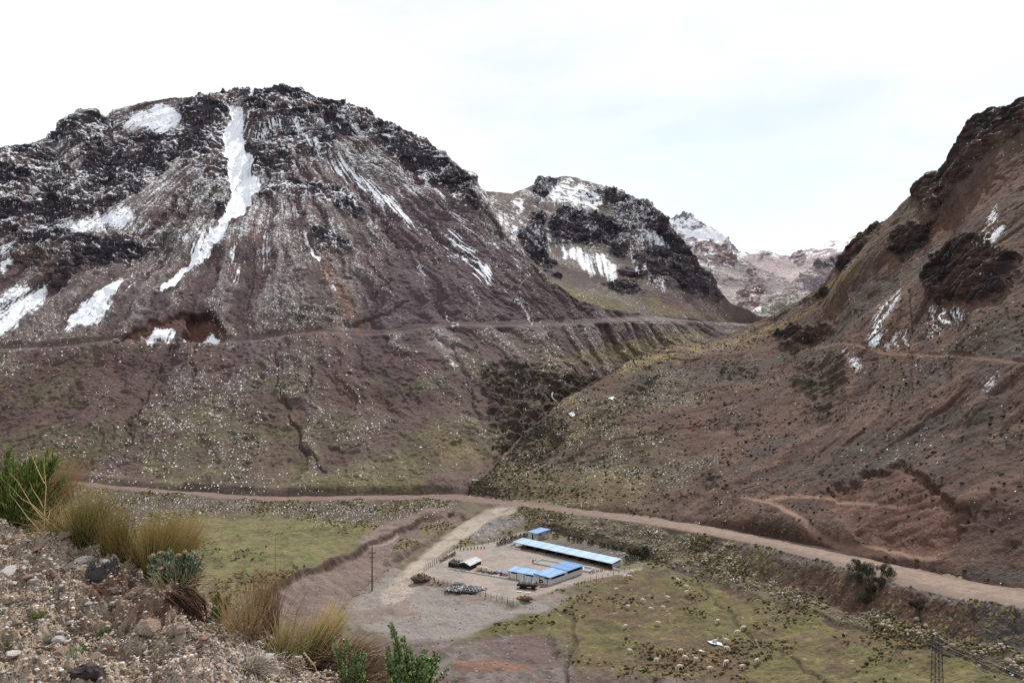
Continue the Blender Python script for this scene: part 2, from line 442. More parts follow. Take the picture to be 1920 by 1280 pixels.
ditch3 = S.lm([(1310, 1092), (1340, 1125), (1420, 1200), (1500, 1240), (1560, 1285)], 3, 3)
ditch4 = S.lm([(990, 962), (1040, 985), (1120, 1008), (1230, 1035)], 2.5, 2)
# heights
pad = -58.6
z = S.Z.copy()
off = 0.10 * f2 * .35 + 0.28 * f6 * .5 + 0.35 * f20
off -= 1.9 * m_river * (1 - 0.75 * m_isle)
off -= .35 * m_chan
off += 1.1 * m_spoil * (1 + .12 * f2) + 0.45 * S.lm([(650, 1128), (700, 1085), (745, 1050), (800, 1012)], 9, 8)
off += m_boul * (0.35 * np.abs(samp(T_R1, gx / 5, gy / 5)) * .5)
off -= 0.5 * ditch + 0.5 * ditch2 * 1.2 + 0.35 * ditch3 + 0.4 * ditch4
off -= .25 * 0
off += m_emb * (0.35 * samp(T_R1, px / 28, gy / 30) * .6 + 0.25 * f2 * .4)
off -= m_mudlow * (0.7 + .25 * f6)
flat = np.maximum(road_soft, 0)
off *= (1 - flat) * (1 - m_yard)
for ctr, dist in (((1640, 1100), 1), ((1690, 1115), 1)): pass
S.Z = lerp(z + off, pad + 0.03 * f2, m_yard)
for pond in (POND, POND2):
    mp = poly_mask(pond, px, py, 1.5)
    S.Z -= 0.14 * mp
# colours (own colours of the soils)
veg = sm(-0.6, 0.9, f20 + .5 * f6)
c = lerp(A(122, 112, 96)[None, None], A(136, 126, 92)[None, None], veg[..., None])
c = mixc(c, A(96, 84, 80), m_upper * .75)
g = lerp(A(138, 130, 92)[None, None], A(120, 122, 80)[None, None], sm(-.5, 1, f6 + f20 * .5)[..., None])
c = mixc(c, 0, 0 * veg); c = c + (g - c) * (m_green * .9)[..., None]
g2 = lerp(A(124, 114, 78)[None, None], A(112, 110, 68)[None, None], sm(-.8, .8, f20 + .6 * f6)[..., None])
g2 = g2 + (A(116, 96, 78) - g2) * (sm(.5, 1.3, f60 + .3 * f6) * .8)[..., None]
c = c + (g2 - c) * (np.maximum(m_mead, m_mead2) * .92)[..., None]
c = mixc(c, A(140, 120, 114), m_river * (1 - m_isle * .6) * (0.85 + 0.1 * f6))
c = mixc(c, A(150, 130, 124), m_chan * .85)
c = mixc(c, A(128, 112, 108), m_river * sm(0, 1.2, f20) * .7)
c = mixc(c, A(140, 134, 96), m_river * m_isle * sm(-.4, .8, f6) * .8)
c = mixc(c, A(160, 152, 148), m_apron * .95)
c = mixc(c, A(148, 128, 120), m_apron * sm(.35, 1.1, f20 + .5 * f6) * .7)
c = mixc(c, A(122, 104, 102), m_mudlow * .95)
c = mixc(c, A(140, 130, 128), m_mudlow * sm(.2, 1.2, f20 + .5 * f6) * .8)
c = mixc(c, A(150, 110, 88), m_mudlow * S.pm([(850, 1232), (950, 1232), (1000, 1250), (920, 1262), (850, 1255)], 6) * .7)
c = mixc(c, A(158, 152, 150), m_spoil * .95)
c = mixc(c, A(184, 173, 166), m_yard * (.9 + .1 * f6).clip(0, 1))
c = mixc(c, A(184, 162, 152), m_yard * sm(.1, 1, f6 + .4 * f2) * .6)
c = mixc(c, A(160, 152, 148), m_yard * sm(.4, 1.2, -f6 + .5 * f20) * .6)
c = mixc(c, A(128, 118, 84), m_yard * poly_mask([(975, 1028), (1060, 1038), (1150, 1066), (1240, 1040), (1130, 1006), (1045, 986), (985, 990)], px, py, 4) * .85)
c = mixc(c, A(186, 174, 162), m_track * .95)
rut = np.zeros(S.px.shape)
for o_ in (-.45, -.15, .3, .55): rut = np.maximum(rut, line_mask([(x + o_ * 16, y + o_ * 8) for x, y in TRACK], S.qx, S.qy, 1.0, 1.5))
c = mixc(c, A(206, 192, 176), rut * m_track * .7)
c = mixc(c, A(150, 136, 126), m_track * sm(.3, 1.2, f6) * .5)
c = mixc(c, A(100, 76, 68), m_emb * (.92 + .08 * f2).clip(0, 1))
c = mixc(c, A(104, 98, 74), m_emb * sm(.1, .9, f6 + .4 * f20) * sm(1620, 1400, px) * .7)
c = mixc(c, A(98, 94, 92), m_emb * sm(1800, 1860, px) * .8)
c = mixc(c, A(112, 102, 84), m_boul * .7)
c = mixc(c, A(126, 120, 100), m_boul * sm(0, .9, f2) * .5)
c = mixc(c, A(94, 74, 68), ditch * .85); c = mixc(c, A(88, 76, 62), np.maximum(ditch2, ditch4) * .7); c = mixc(c, A(78, 74, 52), ditch3 * .7)
c = mixc(c, A(76, 57, 50), m_bankline * .9); c = mixc(c, A(84, 66, 62), m_isleline * .75)
c = mixc(c, A(196, 182, 176), S.lm([(745, 993), (700, 1018)], 1.6, 1.5) * .8)
c = mixc(c, A(84, 70, 66), S.lm([(120, 910), (300, 928), (500, 943), (700, 940), (840, 940)], 3, 3) * .4)
rd = lerp(A(142, 122, 114)[None, None], A(160, 140, 128)[None, None], sm(850, 1500, px)[..., None])
rd = rd * (1 + .10 * f2 + .06 * samp(T_F1, px / 80, (py - np.interp(px, FX, pC)) / 2.2))[..., None]
c = c + (rd - c) * np.maximum(m_road, road_soft * .8)[..., None]
c = mixc(c, A(150, 138, 134), (1 - m_road) * S.lm([(1400, 1022), (1500, 1050), (1600, 1078), (1700, 1104), (1800, 1130), (1920, 1150), (2100, 1180)], 6, 4) * .8)
# wheel lanes, shoulder, mud
fr = (py - np.interp(px, FX, pD)) / (np.interp(px, FX, pC) - np.interp(px, FX, pD) + 1e-6)
c = mixc(c, A(142, 126, 118), m_road * sm(.55, .75, fr + .05 * f6) * sm(1300, 1500, px) * .85)
for l_ in (.12, .30, .45): c = mixc(c, A(174, 154, 140), m_road * np.exp(-((fr - l_ - .02 * f20) / .05) ** 2) * sm(900, 1300, px) * .5)
c = mixc(c, A(140, 116, 104), m_road * (np.exp(-((fr - .05) / .06) ** 2) + np.exp(-((fr - .95) / .06) ** 2)) * .5)
e1 = samp(T_F1, gx / 8, gy / 6); e2 = samp(T_F2, gx / 2.6, gy / 2.6)
hollow = sm(.55, 1.3, e1 + .55 * e2 + .3 * f20) * (1 - np.clip(np.maximum.reduce([m_road, m_track, m_yard, m_river, m_apron, m_emb]), 0, 1))
c = mixc(c, A(92, 82, 72), hollow * .5)
c = mixc(c, A(158, 148, 98), sm(.7, 1.5, e2 - .4 * e1) * np.maximum(m_green, m_mead) * .5)
c = mixc(c, A(88, 90, 62), sm(.8, 1.6, -e1 + .4 * e2) * np.maximum(m_green, m_mead) * .6)
c = mixc(c, A(122, 94, 84), sm(.9, 1.7, f20 - .5 * e1) * m_mead * .6)
c = mixc(c, A(156, 140, 134), m_river * sm(.3, 1.3, samp(T_F2, (gx * .8 + gy * .6) / 1.6, (gy * .8 - gx * .6) / 14)) * .6)
c = mixc(c, A(116, 98, 94), m_river * sm(.5, 1.4, samp(T_F1, (gx * .8 + gy * .6) / 2.4, (gy * .8 - gx * .6) / 18)) * .5)
# snow dots, tussocks, stones
msk = np.zeros(S.px.shape + (4,))
spk = .55 * m_upper + .25 * sm(-.2, .8, f20) * sm(1000, 900, px) * sm(1000, 960, py) + .42 * m_boul * sm(-.6, .5, f6)
spk += .12 * S.pm([(850, 985), (960, 985), (950, 1010), (900, 1020)], 8)
clear = np.clip(np.maximum.reduce([m_road, m_track, m_yard, m_chan, m_river * (1 - m_isle), m_apron, m_mudlow]), 0, 1)
msk[..., 0] = spk * (1 - clear)
msk[..., 1] = .35 * S.pm([(880, 1262), (1, 1)], 2) if False else 0
msk[..., 2] = m_boul
tus = .55 * sm(-.3, 1.0, f20 + .7 * f6) + .35 * m_upper + .5 * m_boul + .25
tus = tus * (1 - clear) + .35 * m_river * m_isle + .12 * m_emb * sm(0, 1, f6)
tus -= .35 * m_green * sm(-.5, .6, f20)
msk[..., 3] = np.clip(tus, 0, .95)
msk_floor = msk; f20_floor = f20; f6_floor = f6
zones = np.zeros(S.px.shape, int)
zones[m_mead + m_mead2 > .5] = 5
zones[m_apron > .5] = 4
zones[m_yard > .5] = 4
zones[(m_river > .5) & (m_isle < .5)] = 3
zones[m_track > .5] = 2
zones[m_road > .5] = 1
MT_FLOOR = terrain_mat('valley_soil', unit=0.62, bump=0.5, contrast=.42, tuft=(.16, .125, .05, 1), tuft_dark=(.06, .055, .03, 1))
MT_ROAD = terrain_mat('packed_dirt', unit=0.5, bump=0.25, contrast=.2)
MT_MUD = terrain_mat('river_gravel', unit=0.5, bump=0.5, contrast=.32)
floor_objs = S.build(zones, [MT_FLOOR, MT_ROAD, MT_ROAD, MT_MUD, MT_MUD, MT_FLOOR],
                     ['valley_floor', 'dirt_road', 'access_track', 'riverbed', 'gravel_yard', 'meadow'], c, msk)

# ------------------------------------------------------------------ main mountain
K = 1.0
MX = [-200, 0, 60, 105, 128, 150, 180, 200, 212, 260, 330, 400, 440, 470, 500, 535, 580, 640, 700, 760, 785, 800, 830, 870, 895, 940, 985, 1010, 1060, 1130, 1200, 1300, 1420, 1480]
sky_p = [330, 277, 270, 257, 216, 200, 203, 222, 207, 195, 183, 177, 170, 165, 170, 160, 172, 190, 210, 243, 258, 254, 285, 322, 350, 430, 480, 512, 547, 577, 592, 598, 603, 606]
sky_Y = [560, 645, 662, 680, 694, 700, 702, 698, 698, 704, 718, 728, 735, 741, 740, 742, 735, 718, 700, 672, 662, 664, 645, 615, 592, 560, 535, 522, 520, 555, 600, 690, 800, 850]
road_p = np.interp(MX, [-200, 0, 250, 500, 700, 900, 1000, 1200, 1400, 1480], [664, 656, 640, 632, 622, 611, 609, 601, 606, 609])
road_Y = np.interp(MX, [-200, 0, 250, 500, 700, 900, 1000, 1060, 1130, 1200, 1300, 1420, 1480], [426, 430, 435, 440, 445, 455, 470, 490, 525, 575, 665, 775, 830])
base_Y = np.interp(MX, [-200, 120, 300, 500, 700, 860, 900, 950, 1000, 1050, 1150, 1300, 1450, 1480], list(np.interp([-200, 120, 300, 500, 700, 860], FX, YD)) + [306, 334, 358, 396, 490, 610, 765, 800])
base_z = np.interp(MX, [-200, 120, 300, 500, 700, 860, 900, 950, 1000, 1050, 1150, 1300, 1450, 1480], [-54.4, -55.4, -56.4, -57.4, -57.2, -56.8, -55, -48, -40, -32, -20, -3, 16, 20])
road_z = (CY - road_p) / F * road_Y
sky_z = (CY - np.array(sky_p)) / F * np.array(sky_Y)
bank = np.interp(MX, [800, 900], [1, 0.2])
q1Y, q1z = base_Y + 3.2, base_z + 3.0 * bank + .4
mY = lerp(q1Y, road_Y, .5); mz = lerp(q1z, road_z, .42)
rb_Y, rb_z = road_Y + 3.5, road_z + .1
bk = np.interp(MX, [-200, 200, 900, 1200, 1480], [2.5, 2.5, 1.6, 1.2, 1.0])
w = np.interp(MX, [900, 1010, 1130], [1, .5, .08])
rt_Y, rt_z = rb_Y + 2.2 * w, rb_z + bk * w
sY, sz = np.maximum(np.array(sky_Y), rt_Y + 3), sky_z
uY = lerp(rt_Y, sY, .5); uz = lerp(rt_z, sz, .47)
main = Sheet(-200, 1480, 1080, [(MX, base_Y - .5, base_z - .5), (MX, q1Y, q1z), (MX, mY, mz), (MX, road_Y, road_z), (MX, rb_Y, rb_z), (MX, rt_Y, rt_z), (MX, uY, uz), (MX, sY, sz), (MX, sY * 1.03 + 6, sz - 3), (MX, sY + 160, sz * .4 - 20)],
             [14, 150, 150, 5, 8, 200, 240, 14, 18], smooth=5)
S = main
S.warp(4, 30)
px, py = S.px, S.py
ang = np.arctan2(S.X + 215, 760 - S.Y); rad = np.hypot(S.X + 215, 760 - S.Y)
u = ang * 300                                       # metres across the fall line
f30_ = samp(T_F3, S.s / 40, S.t / 40)
st1 = samp(T_F1, (u + 3.5 * f30_) / 16, rad / 230); st2 = samp(T_F2, (u + 1.6 * f30_) / 5.5, rad / 110); st3 = samp(T_F3, u / 45, rad / 420)
sf = samp(T_F1, u / 1.7, rad / 34); sf2 = samp(T_F2, u / 3.4 + 5, rad / 70)
f8 = samp(T_F1, S.s / 8, S.t / 8); f30 = samp(T_F2, S.s / 30, S.t / 30); f90 = samp(T_F3, S.s / 90, S.t / 90); f3 = samp(T_F3, S.s / 3, S.t / 3)
rid = samp(T_R3, S.s / 42 + .15 * f30, S.t / 34 + .15 * f30); rid2 = samp(T_R4, S.s / 14, S.t / 11)
strat = samp(T_R3, S.s / 90 + .3 * f30, (S.t + .22 * S.s) / 17 + .15 * f30)
def beds(S, per, f30, f8, tilt=.22):
    q_ = (S.t + tilt * S.s + .55 * per * f30 + .16 * per * f8) / per
    fr = q_ - np.floor(q_); k_ = np.sin(np.floor(q_) * 12.9898) * 43758.5453; k_ = k_ - np.floor(k_)
    return np.where(fr < .72, fr / .72, (1 - fr) / .28) * (.45 + .9 * k_) - .45, fr
def pl(*ps, soft=8):
    m = np.zeros(S.px.shape)
    for p in ps: m = np.maximum(m, S.pm(p, soft))
    return m
# bare rock
rock = pl([(-200, 300), (0, 275), (60, 272), (95, 280), (150, 320), (165, 390), (175, 405), (100, 432), (30, 436), (-200, 460)],
          [(90, 275), (125, 215), (155, 195), (182, 205), (202, 225), (190, 245), (140, 262)],
          [(200, 230), (260, 250), (310, 255), (345, 235), (340, 200), (400, 175), (470, 160), (440, 205), (415, 245), (425, 290), (430, 330), (400, 330), (330, 290), (300, 330), (260, 372), (215, 385), (170, 400), (150, 320), (150, 275)],
          [(8, 478), (38, 440), (110, 428), (165, 438), (255, 442), (300, 452), (282, 475), (200, 492), (130, 518), (115, 541), (85, 536), (60, 512), (20, 492)],
          [(455, 165), (535, 155), (600, 170), (700, 205), (760, 238), (800, 250), (885, 340), (893, 395), (850, 372), (800, 332), (740, 302), (690, 262), (650, 260), (600, 310), (560, 290), (530, 252), (480, 262), (460, 222)],
          [(484, 345), (560, 342), (640, 352), (668, 368), (684, 418), (652, 405), (600, 368), (520, 364), (486, 378)],
          [(455, 255), (520, 262), (560, 300), (540, 325), (490, 330), (465, 290)],
          [(398, 378), (425, 370), (435, 385), (425, 412), (402, 405)], [(590, 430), (650, 445), (655, 470), (600, 468)])
crag = pl([(900, 690), (950, 670), (1010, 680), (1040, 700), (1060, 740), (1050, 790), (950, 860), (930, 830), (915, 760), (890, 720)], [(1030, 715), (1110, 700), (1110, 735), (1050, 750)], soft=10)
shrub = pl([(528, 604), (556, 568), (620, 558), (650, 585), (642, 606), (560, 612)], [(440, 330), (400, 400), (330, 470), (290, 470), (300, 400), (360, 340)], [(690, 260), (740, 330), (700, 340), (640, 300)], soft=14)
shelf = pl([(225, 240), (250, 208), (300, 196), (332, 205), (345, 226), (312, 252), (268, 246)], soft=7)
coul = S.lm([(472, 165), (466, 185)], 5, 4)
coul = np.maximum(coul, pl([(438, 203), (450, 206), (455, 240), (460, 278), (475, 306), (481, 350), (471, 378), (442, 410), (404, 452), (366, 492), (330, 530), (297, 550), (318, 522), (354, 482), (392, 436), (428, 400), (434, 345), (427, 300), (420, 270), (414, 246), (435, 226)], soft=5))
scree = pl([(610, 300), (690, 320), (790, 350), (885, 400), (1000, 512), (1060, 550), (1140, 600), (1000, 612), (900, 613), (700, 622), (690, 540), (735, 470), (735, 435), (660, 362)], soft=16)
scree2 = pl([(-200, 730), (0, 720), (90, 655), (290, 640), (425, 640), (430, 690), (330, 700), (290, 760), (240, 800), (120, 760), (0, 840), (-200, 860)], [(480, 640), (700, 625), (720, 690), (560, 660)], [(560, 700), (640, 650), (760, 760), (680, 790)], soft=22)
red = pl([(470, 420), (500, 440), (470, 470)], [(560, 440), (640, 520), (690, 600), (690, 615), (640, 600), (600, 520)], [(505, 612), (640, 612), (690, 622), (540, 632)], soft=10)
# the washed-out arch above the track
arch = pl([(338, 634), (342, 602), (358, 585), (388, 584), (410, 598), (418, 620), (415, 637)], soft=3)
rim = S.lm([(230, 640), (285, 610), (335, 590), (358, 583), (388, 582), (412, 597), (420, 620), (417, 636)], np.array([1.5, 2.5, 2.5, 3.5, 4, 4, 3.5, 2.]), 2)
wash = pl([(225, 640), (280, 612), (320, 594), (350, 584), (355, 592), (300, 622), (260, 640)], soft=4)
carves = [([(316, 645), (292, 690), (277, 730), (262, 770), (225, 830)], [2, 5, 6, 4, 3], 4), ([(330, 642), (312, 665), (292, 692)], [2, 3, 3], 3),
          ([(366, 642), (360, 700)], [2, 1.5], 2), ([(520, 645), (516, 700), (540, 770), (570, 840), (610, 880)], [2, 2, 3, 3, 3], 3),
          ([(852, 655), (866, 700), (885, 745), (905, 790), (935, 850)], [4, 5, 5, 4, 3], 5), ([(890, 645), (905, 660)], [2, 2], 2), ([(1040, 530), (975, 480), (900, 405)], [3, 5, 2], 4),
          ([(728, 430), (745, 462), (800, 470), (832, 505)], [4, 5, 5, 2], 4), ([(700, 560), (735, 520)], [2, 2], 3), ([(590, 690), (575, 740)], [2, 2], 2),
          ([(640, 610), (700, 590), (770, 560)], [3, 3, 1], 3), ([(1000, 512), (1060, 555), (1130, 598)], [2, 3, 2], 3), ([(1050, 725), (1022, 755), (995, 790), (965, 822), (940, 850), (925, 875)], [3, 4, 4, 5, 5, 4], 5), ([(1000, 700), (985, 740), (975, 790)], [2, 3, 3], 4)]
carve = np.zeros(S.px.shape)
for p, w_, s_ in carves: carve = np.maximum(carve, S.lm(p, np.array(w_, float), s_))
onroad = sm(-4, -1, py - np.interp(px, MX, road_p) + 3) * sm(4, 1, py - np.interp(px, MX, road_p) + 1)
near_road = sm(9, 3, np.abs(py - np.interp(px, MX, road_p) + 2))
soft_g = (1 - rock) * (1 - near_road)
# relief
N0 = S.normals()
s90, s30 = samp(T_S, S.s / 90, S.t / 90), samp(T_S, S.s / 34 + 3, S.t / 60)
d = 0.6 * s30 * soft_g * (1 - .8 * scree) * (1 - .6 * scree2) + .8 * st1 * soft_g + 0.3 * st2 * soft_g + 0.12 * f3
d *= (1 - .85 * near_road)
d += 1.3 * s90 * sm(960, 860, px) + .4 * s90
r_amp = rock * (1 - .95 * sm(0, .6, coul)) * (1 - .8 * shelf)
d += r_amp * (1.5 * rid + .10 * rid2 + 3.6 * beds(S, 21, f30, f8)[0] + .8 * beds(S, 8, f30, f8, .3)[0] + .15 * f8 + 1.2) + crag * (1.1 * f8 + .5 * rid) + shrub * (.4 * rid2)
d -= 1.3 * carve + 1.5 * coul * (1 - shelf) + 6.0 * arch + 1.6 * wash
edge = sm(0, 26, np.abs(np.arange(S.nt)[:, None] - 0)) * 1.0
d *= sm(0, 30, np.arange(S.nt))[:, None]
dirn = N0 * .75 + np.array([0, -.35, .1]); dirn /= np.linalg.norm(dirn, axis=-1, keepdims=True)
S.push(d, dirn)
N1 = S.normals()
# colours
veg = .8 * sm(-.4, 1.0, f30 + .8 * f90 + .5 * st3 + sm(700, 860, py) * .9 - .5) * sm(560, 760, py)
c = lerp(A(82, 70, 73)[None, None], A(94, 85, 82)[None, None], sm(-1, 1, st1 + .5 * f30)[..., None])
c = mixc(c, A(94, 77, 75), sm(.1, 1.2, f90 + .4 * st3) * .6)
c = mixc(c, A(118, 112, 110), sm(.1, 1.3, st1 + .5 * st2 + .3 * sf) * sm(700, 560, py) * .45)
c = mixc(c, A(78, 59, 62), sm(.0, 1.2, -st1 + .5 * st2) * .6)
c = mixc(c, A(90, 84, 64), veg * .8)
c = mixc(c, A(98, 90, 62), sm(820, 900, py) * sm(-.5, 1, f30) * .6)
c = mixc(c, A(92, 88, 66), pl([(330, 800), (420, 740), (520, 760), (600, 850), (560, 900), (380, 890)], soft=40) * .55)
c = mixc(c, A(112, 100, 72), pl([(800, 800), (860, 830), (930, 862), (900, 880), (830, 860)], [(1000, 690), (1180, 640), (1330, 618), (1330, 640), (1150, 680)], soft=14) * .75)
c = mixc(c, A(80, 68, 73), scree * (.9 + .1 * st2).clip(0, 1)); c = mixc(c, A(76, 60, 60), scree2 * sm(-1.2, .5, st1) * .85)
c = mixc(c, A(110, 82, 70), red * .7 * sm(-1, .8, st2))
c = c * (1 + .08 * st2 + .06 * st1 + .05 * sf + .04 * sf2)[..., None].clip(.6, 1.4)
c = mixc(c, A(78, 64, 62), sm(.7, 1.6, st1 + .4 * f30) * .35)
c = mixc(c, A(84, 69, 62), sm(620, 720, py) * sm(1.1, -.4, f30 + .5 * f90) * .55)
c = mixc(c, A(128, 122, 120), pl([(780, 625), (860, 625), (870, 690), (850, 700), (800, 660)], soft=16) * sm(-.6, .8, st2) * .5)
c = mixc(c, A(60, 53, 49), crag * .8 * sm(-1.1, .6, f8)); c = mixc(c, A(66, 64, 58), shrub * .75 * sm(-.7, .5, f8))  # crag rock colour darkened further to paint in the gully's shade
rk = lerp(A(55, 50, 55)[None, None], A(84, 72, 74)[None, None], sm(-.6, 1.3, f30 + .6 * f8)[..., None])
rk = rk + (A(108, 90, 82) - rk) * (sm(1.0, 1.9, f30 + .4 * samp(T_F1, S.s / 5, S.t / 40)) * .6)[..., None]
rkm = sm(.32, .55, rock + .12 * f8 + .08 * f30)
c = c + (rk - c) * rkm[..., None]
c = mixc(c, A(64, 51, 49), carve * .5)
c = mixc(c, A(88, 62, 54), np.maximum(arch, wash) * .95); c = mixc(c, A(104, 78, 66), arch * sm(0, 1, samp(T_R1, S.s / 50, S.t / 4)) * .5)
c = mixc(c, A(52, 38, 36), rim * .85); c = mixc(c, A(98, 88, 84), onroad * .25)
c = mixc(c, A(70, 60, 58), sm(0, -1, 0 * py) + S.lm([(120, 893), (300, 911), (500, 924), (700, 921), (850, 921)], 5, 3) * .6)  # dark band paints in the shade on the cut bank
c = c * .90
# snow
nz_ = N1[..., 2]
alt = sm(640, 330, py)
led = sm(.42, .74, nz_ + .06 * f3 + .05 * f8) * rkm
sheet = (.54 + .10 * f3 + .06 * sf) * led * sm(640, 360, py) * sm(-1.3, .4, f30 + .4 * f8)
lg = samp(T_F1, S.s / 15, (S.t + .2 * S.s) / 2.6); lg2 = samp(T_F2, S.s / 6, (S.t - .3 * S.s) / 1.8)
sheet = np.maximum(sheet, (.66 + .08 * f3) * sm(.85, 1.8, lg + .5 * lg2 + .3 * f30) * sm(580, 440, py) * (.35 + .65 * rkm))
cz = np.maximum(sm(0, .9, coul), shelf * (.86 + .12 * f8))
sheet = np.maximum(sheet, cz * (1.12 + .16 * sf + .10 * sf2) - .12)
lowl = pl([(112, 612), (150, 572), (200, 538), (232, 522), (226, 545), (196, 600), (158, 614)], soft=9)
lowl2 = pl([(-200, 640), (-200, 560), (0, 560), (45, 530), (88, 535), (80, 572), (40, 612), (0, 640)], [(0, 505), (0, 462), (34, 436), (12, 520)], [(60, 442), (130, 425), (240, 388), (262, 405), (240, 424), (160, 436)], soft=16)
sheet = np.maximum(sheet, lowl * (.95 + .2 * sf + .1 * sf2)); sheet = np.maximum(sheet, lowl2 * (.74 + .12 * sf + .10 * st2))
sheet = np.maximum(sheet, pl([(268, 638), (296, 612), (320, 612), (326, 638)], [(338, 637), (352, 616), (384, 613), (408, 626), (410, 637)], soft=6) * (.72 + .15 * sf))
sheet = sheet * (1 - rim)
def streak(ps, w_, k=1.0):
    return S.lm(ps, w_ * 1.3, 11) * sm(-1.3, 1.0, (sf if S is main else st2) + .7 * (sf2 if S is main else f3)) * k * 1.05
for ps, w_, k in [([(560, 240), (600, 290), (640, 325)], 5, .95), ([(640, 305), (690, 350), (730, 392)], 9, .9), ([(690, 345), (750, 400), (790, 430)], 7, .75), ([(790, 330), (830, 380), (870, 420)], 8, .6),
                  ([(720, 310), (790, 370)], 7, .6), ([(850, 445), (885, 490), (915, 528)], 9, .85), ([(800, 430), (850, 480)], 6, .6), ([(780, 500), (815, 560), (850, 610)], 2.5, .7), ([(880, 430), (960, 480), (990, 520)], 5, .6),
                  ([(440, 470), (443, 520)], 7, .75), ([(500, 440), (495, 520)], 8, .5), ([(578, 440), (586, 480)], 8, .6), ([(352, 445), (365, 470), (380, 440)], 6, .8), ([(250, 500), (245, 545)], 3, .9), ([(365, 300), (310, 350), (270, 390)], 6, .6),
                  ([(300, 275), (230, 330), (180, 370)], 5, .55), ([(160, 260), (230, 225)], 5, .9), ([(105, 310), (150, 360), (185, 390)], 5, .6), ([(480, 250), (530, 235)], 6, .7), ([(650, 230), (690, 260)], 9, .6), ([(580, 210), (620, 260)], 8, .5),
                  ([(820, 640), (850, 690)], 5, .6), ([(860, 690), (885, 740)], 3, .6), ([(640, 560), (585, 480)], 2, .7), ([(900, 360), (960, 420), (985, 470)], 12, .55), ([(60, 275), (110, 262)], 4, .9), ([(270, 240), (230, 235)], 5, .9)]:
    sheet = np.maximum(sheet, streak(ps, w_, k))
for k_ in range(46):
    r_ = np.random.default_rng(900 + k_); x_ = r_.uniform(560, 1000); y_ = np.interp(x_, [560, 700, 800, 900, 1000], [230, 260, 330, 420, 520]) + r_.uniform(0, 150); l_ = r_.uniform(25, 80); a_ = np.interp(x_, [560, 800, 1000], [1.1, .95, .85])
    sheet = np.maximum(sheet, streak([(x_, y_), (x_ + l_ * math.cos(a_), y_ + l_ * math.sin(a_))], r_.uniform(.8, 2.6), r_.uniform(.5, .85)))
sheet = np.maximum(sheet, S.lm([(583, 474), (594, 488), (600, 494)], np.array([4., 4, 1]), 3) * .95)
sheet = np.maximum(sheet, (.40 + .05 * f3 + .045 * sf + .05 * sm(420, 300, py)) * sm(610, 420, py) * sm(-1.0, .8, .7 * f30 + .7 * st2 + .4 * st1) * (1 - .45 * rkm) * (1 - .35 * scree))
dots = .66 * sm(-.7, 1.2, f30 * .6 + 1.0 * st1 + .3 * f90 + .5 * st2) * (1 - .75 * scree) * (1 - .65 * scree2)
dots *= lerp(1.0, .55, veg) * (1 - .7 * sm(560, 640, px) * sm(780, 880, py) * sm(900, 860, px) - .0)
dots = dots * (1 - .55 * sm(640, 760, px) * sm(700, 800, py))
dots += .30 * sm(560, 440, py) * (1 - .6 * scree) + .32 * pl([(480, 400), (560, 380), (560, 620), (500, 620)], [(690, 430), (750, 560), (700, 540)], [(740, 650), (820, 700), (870, 780), (800, 740)], [(300, 740), (420, 690), (500, 700), (300, 880)], soft=18)
dots *= (1 - .6 * rkm) * (1 - near_road * .6) * (1 - .6 * crag)
msk = np.zeros(S.px.shape + (4,))
msk[..., 0] = dots; msk[..., 1] = sheet; msk[..., 2] = rkm
msk[..., 3] = np.clip((.35 * veg + .42 * sm(-.6, 1, f30) * sm(480, 640, py)) * (1 - scree * .85) * (1 - .7 * scree2) * (1 - rkm) + .5 * crag + .5 * shrub, 0, .9) * (1 - onroad)
zones = np.zeros(S.px.shape, int); zones[(onroad > .5)] = 1
MT_MAIN = terrain_mat('mountain_scree', unit=1.05, tuft=(.085, .078, .038, 1), tuft_dark=(.035, .033, .026, 1), bump=.45, stone=(.22, .20, .20, 1), contrast=.58)
S.build(zones, [MT_MAIN, MT_MAIN], ['mountain', 'mountain_track'], c, msk)

# ------------------------------------------------------------------ domed mountain behind it
KX = [840, 895, 930, 960, 985, 1010, 1030, 1050, 1080, 1110, 1150, 1200, 1235, 1250, 1270, 1290, 1310, 1330, 1345, 1370, 1420, 1470]
kp = [368, 353, 358, 361, 352, 341, 334, 331, 333, 341, 353, 374, 395, 408, 438, 465, 495, 510, 545, 568, 592, 604]
kY = [745, 740, 735, 735, 760, 800, 825, 840, 848, 842, 828, 800, 778, 765, 755, 748, 742, 742, 740, 748, 785, 840]
kz = (CY - np.array(kp)) / F * np.array(kY)
bY = np.interp(KX, [840, 985, 1060, 1130, 1200, 1300, 1420, 1470], [600, 560, 560, 590, 610, 672, 780, 836])
bp_ = np.interp(KX, [840, 895, 940, 985, 1010, 1060, 1130, 1200, 1300, 1420, 1470], [440, 400, 470, 510, 540, 575, 598, 604, 606, 609, 612])
bz = (CY - bp_) / F * bY
dome = Sheet(840, 1470, 640, [(KX, bY - 8, bz - 6), (KX, bY, bz), (KX, lerp(bY, np.array(kY), .5), lerp(bz, kz, .42)), (KX, np.maximum(kY, bY + 2), kz), (KX, np.array(kY) + 12, kz - 1.5), (KX, np.array(kY) + 160, kz * .4)],
             [8, 180, 190, 12, 10], smooth=9)
S = dome; S.warp(4, 24); px, py = S.px, S.py
f8 = samp(T_F1, S.s / 9 + 2, S.t / 9); f30 = samp(T_F2, S.s / 32 + 5, S.t / 32); f90 = samp(T_F3, S.s / 90, S.t / 90); f3 = samp(T_F3, S.s / 3, S.t / 3)
rid = samp(T_R3, S.s / 38 + .15 * f30 + 3, S.t / 44 + .15 * f30); rid2 = samp(T_R4, S.s / 13, S.t / 15); st2 = samp(T_F2, S.s / 5, S.t / 140)
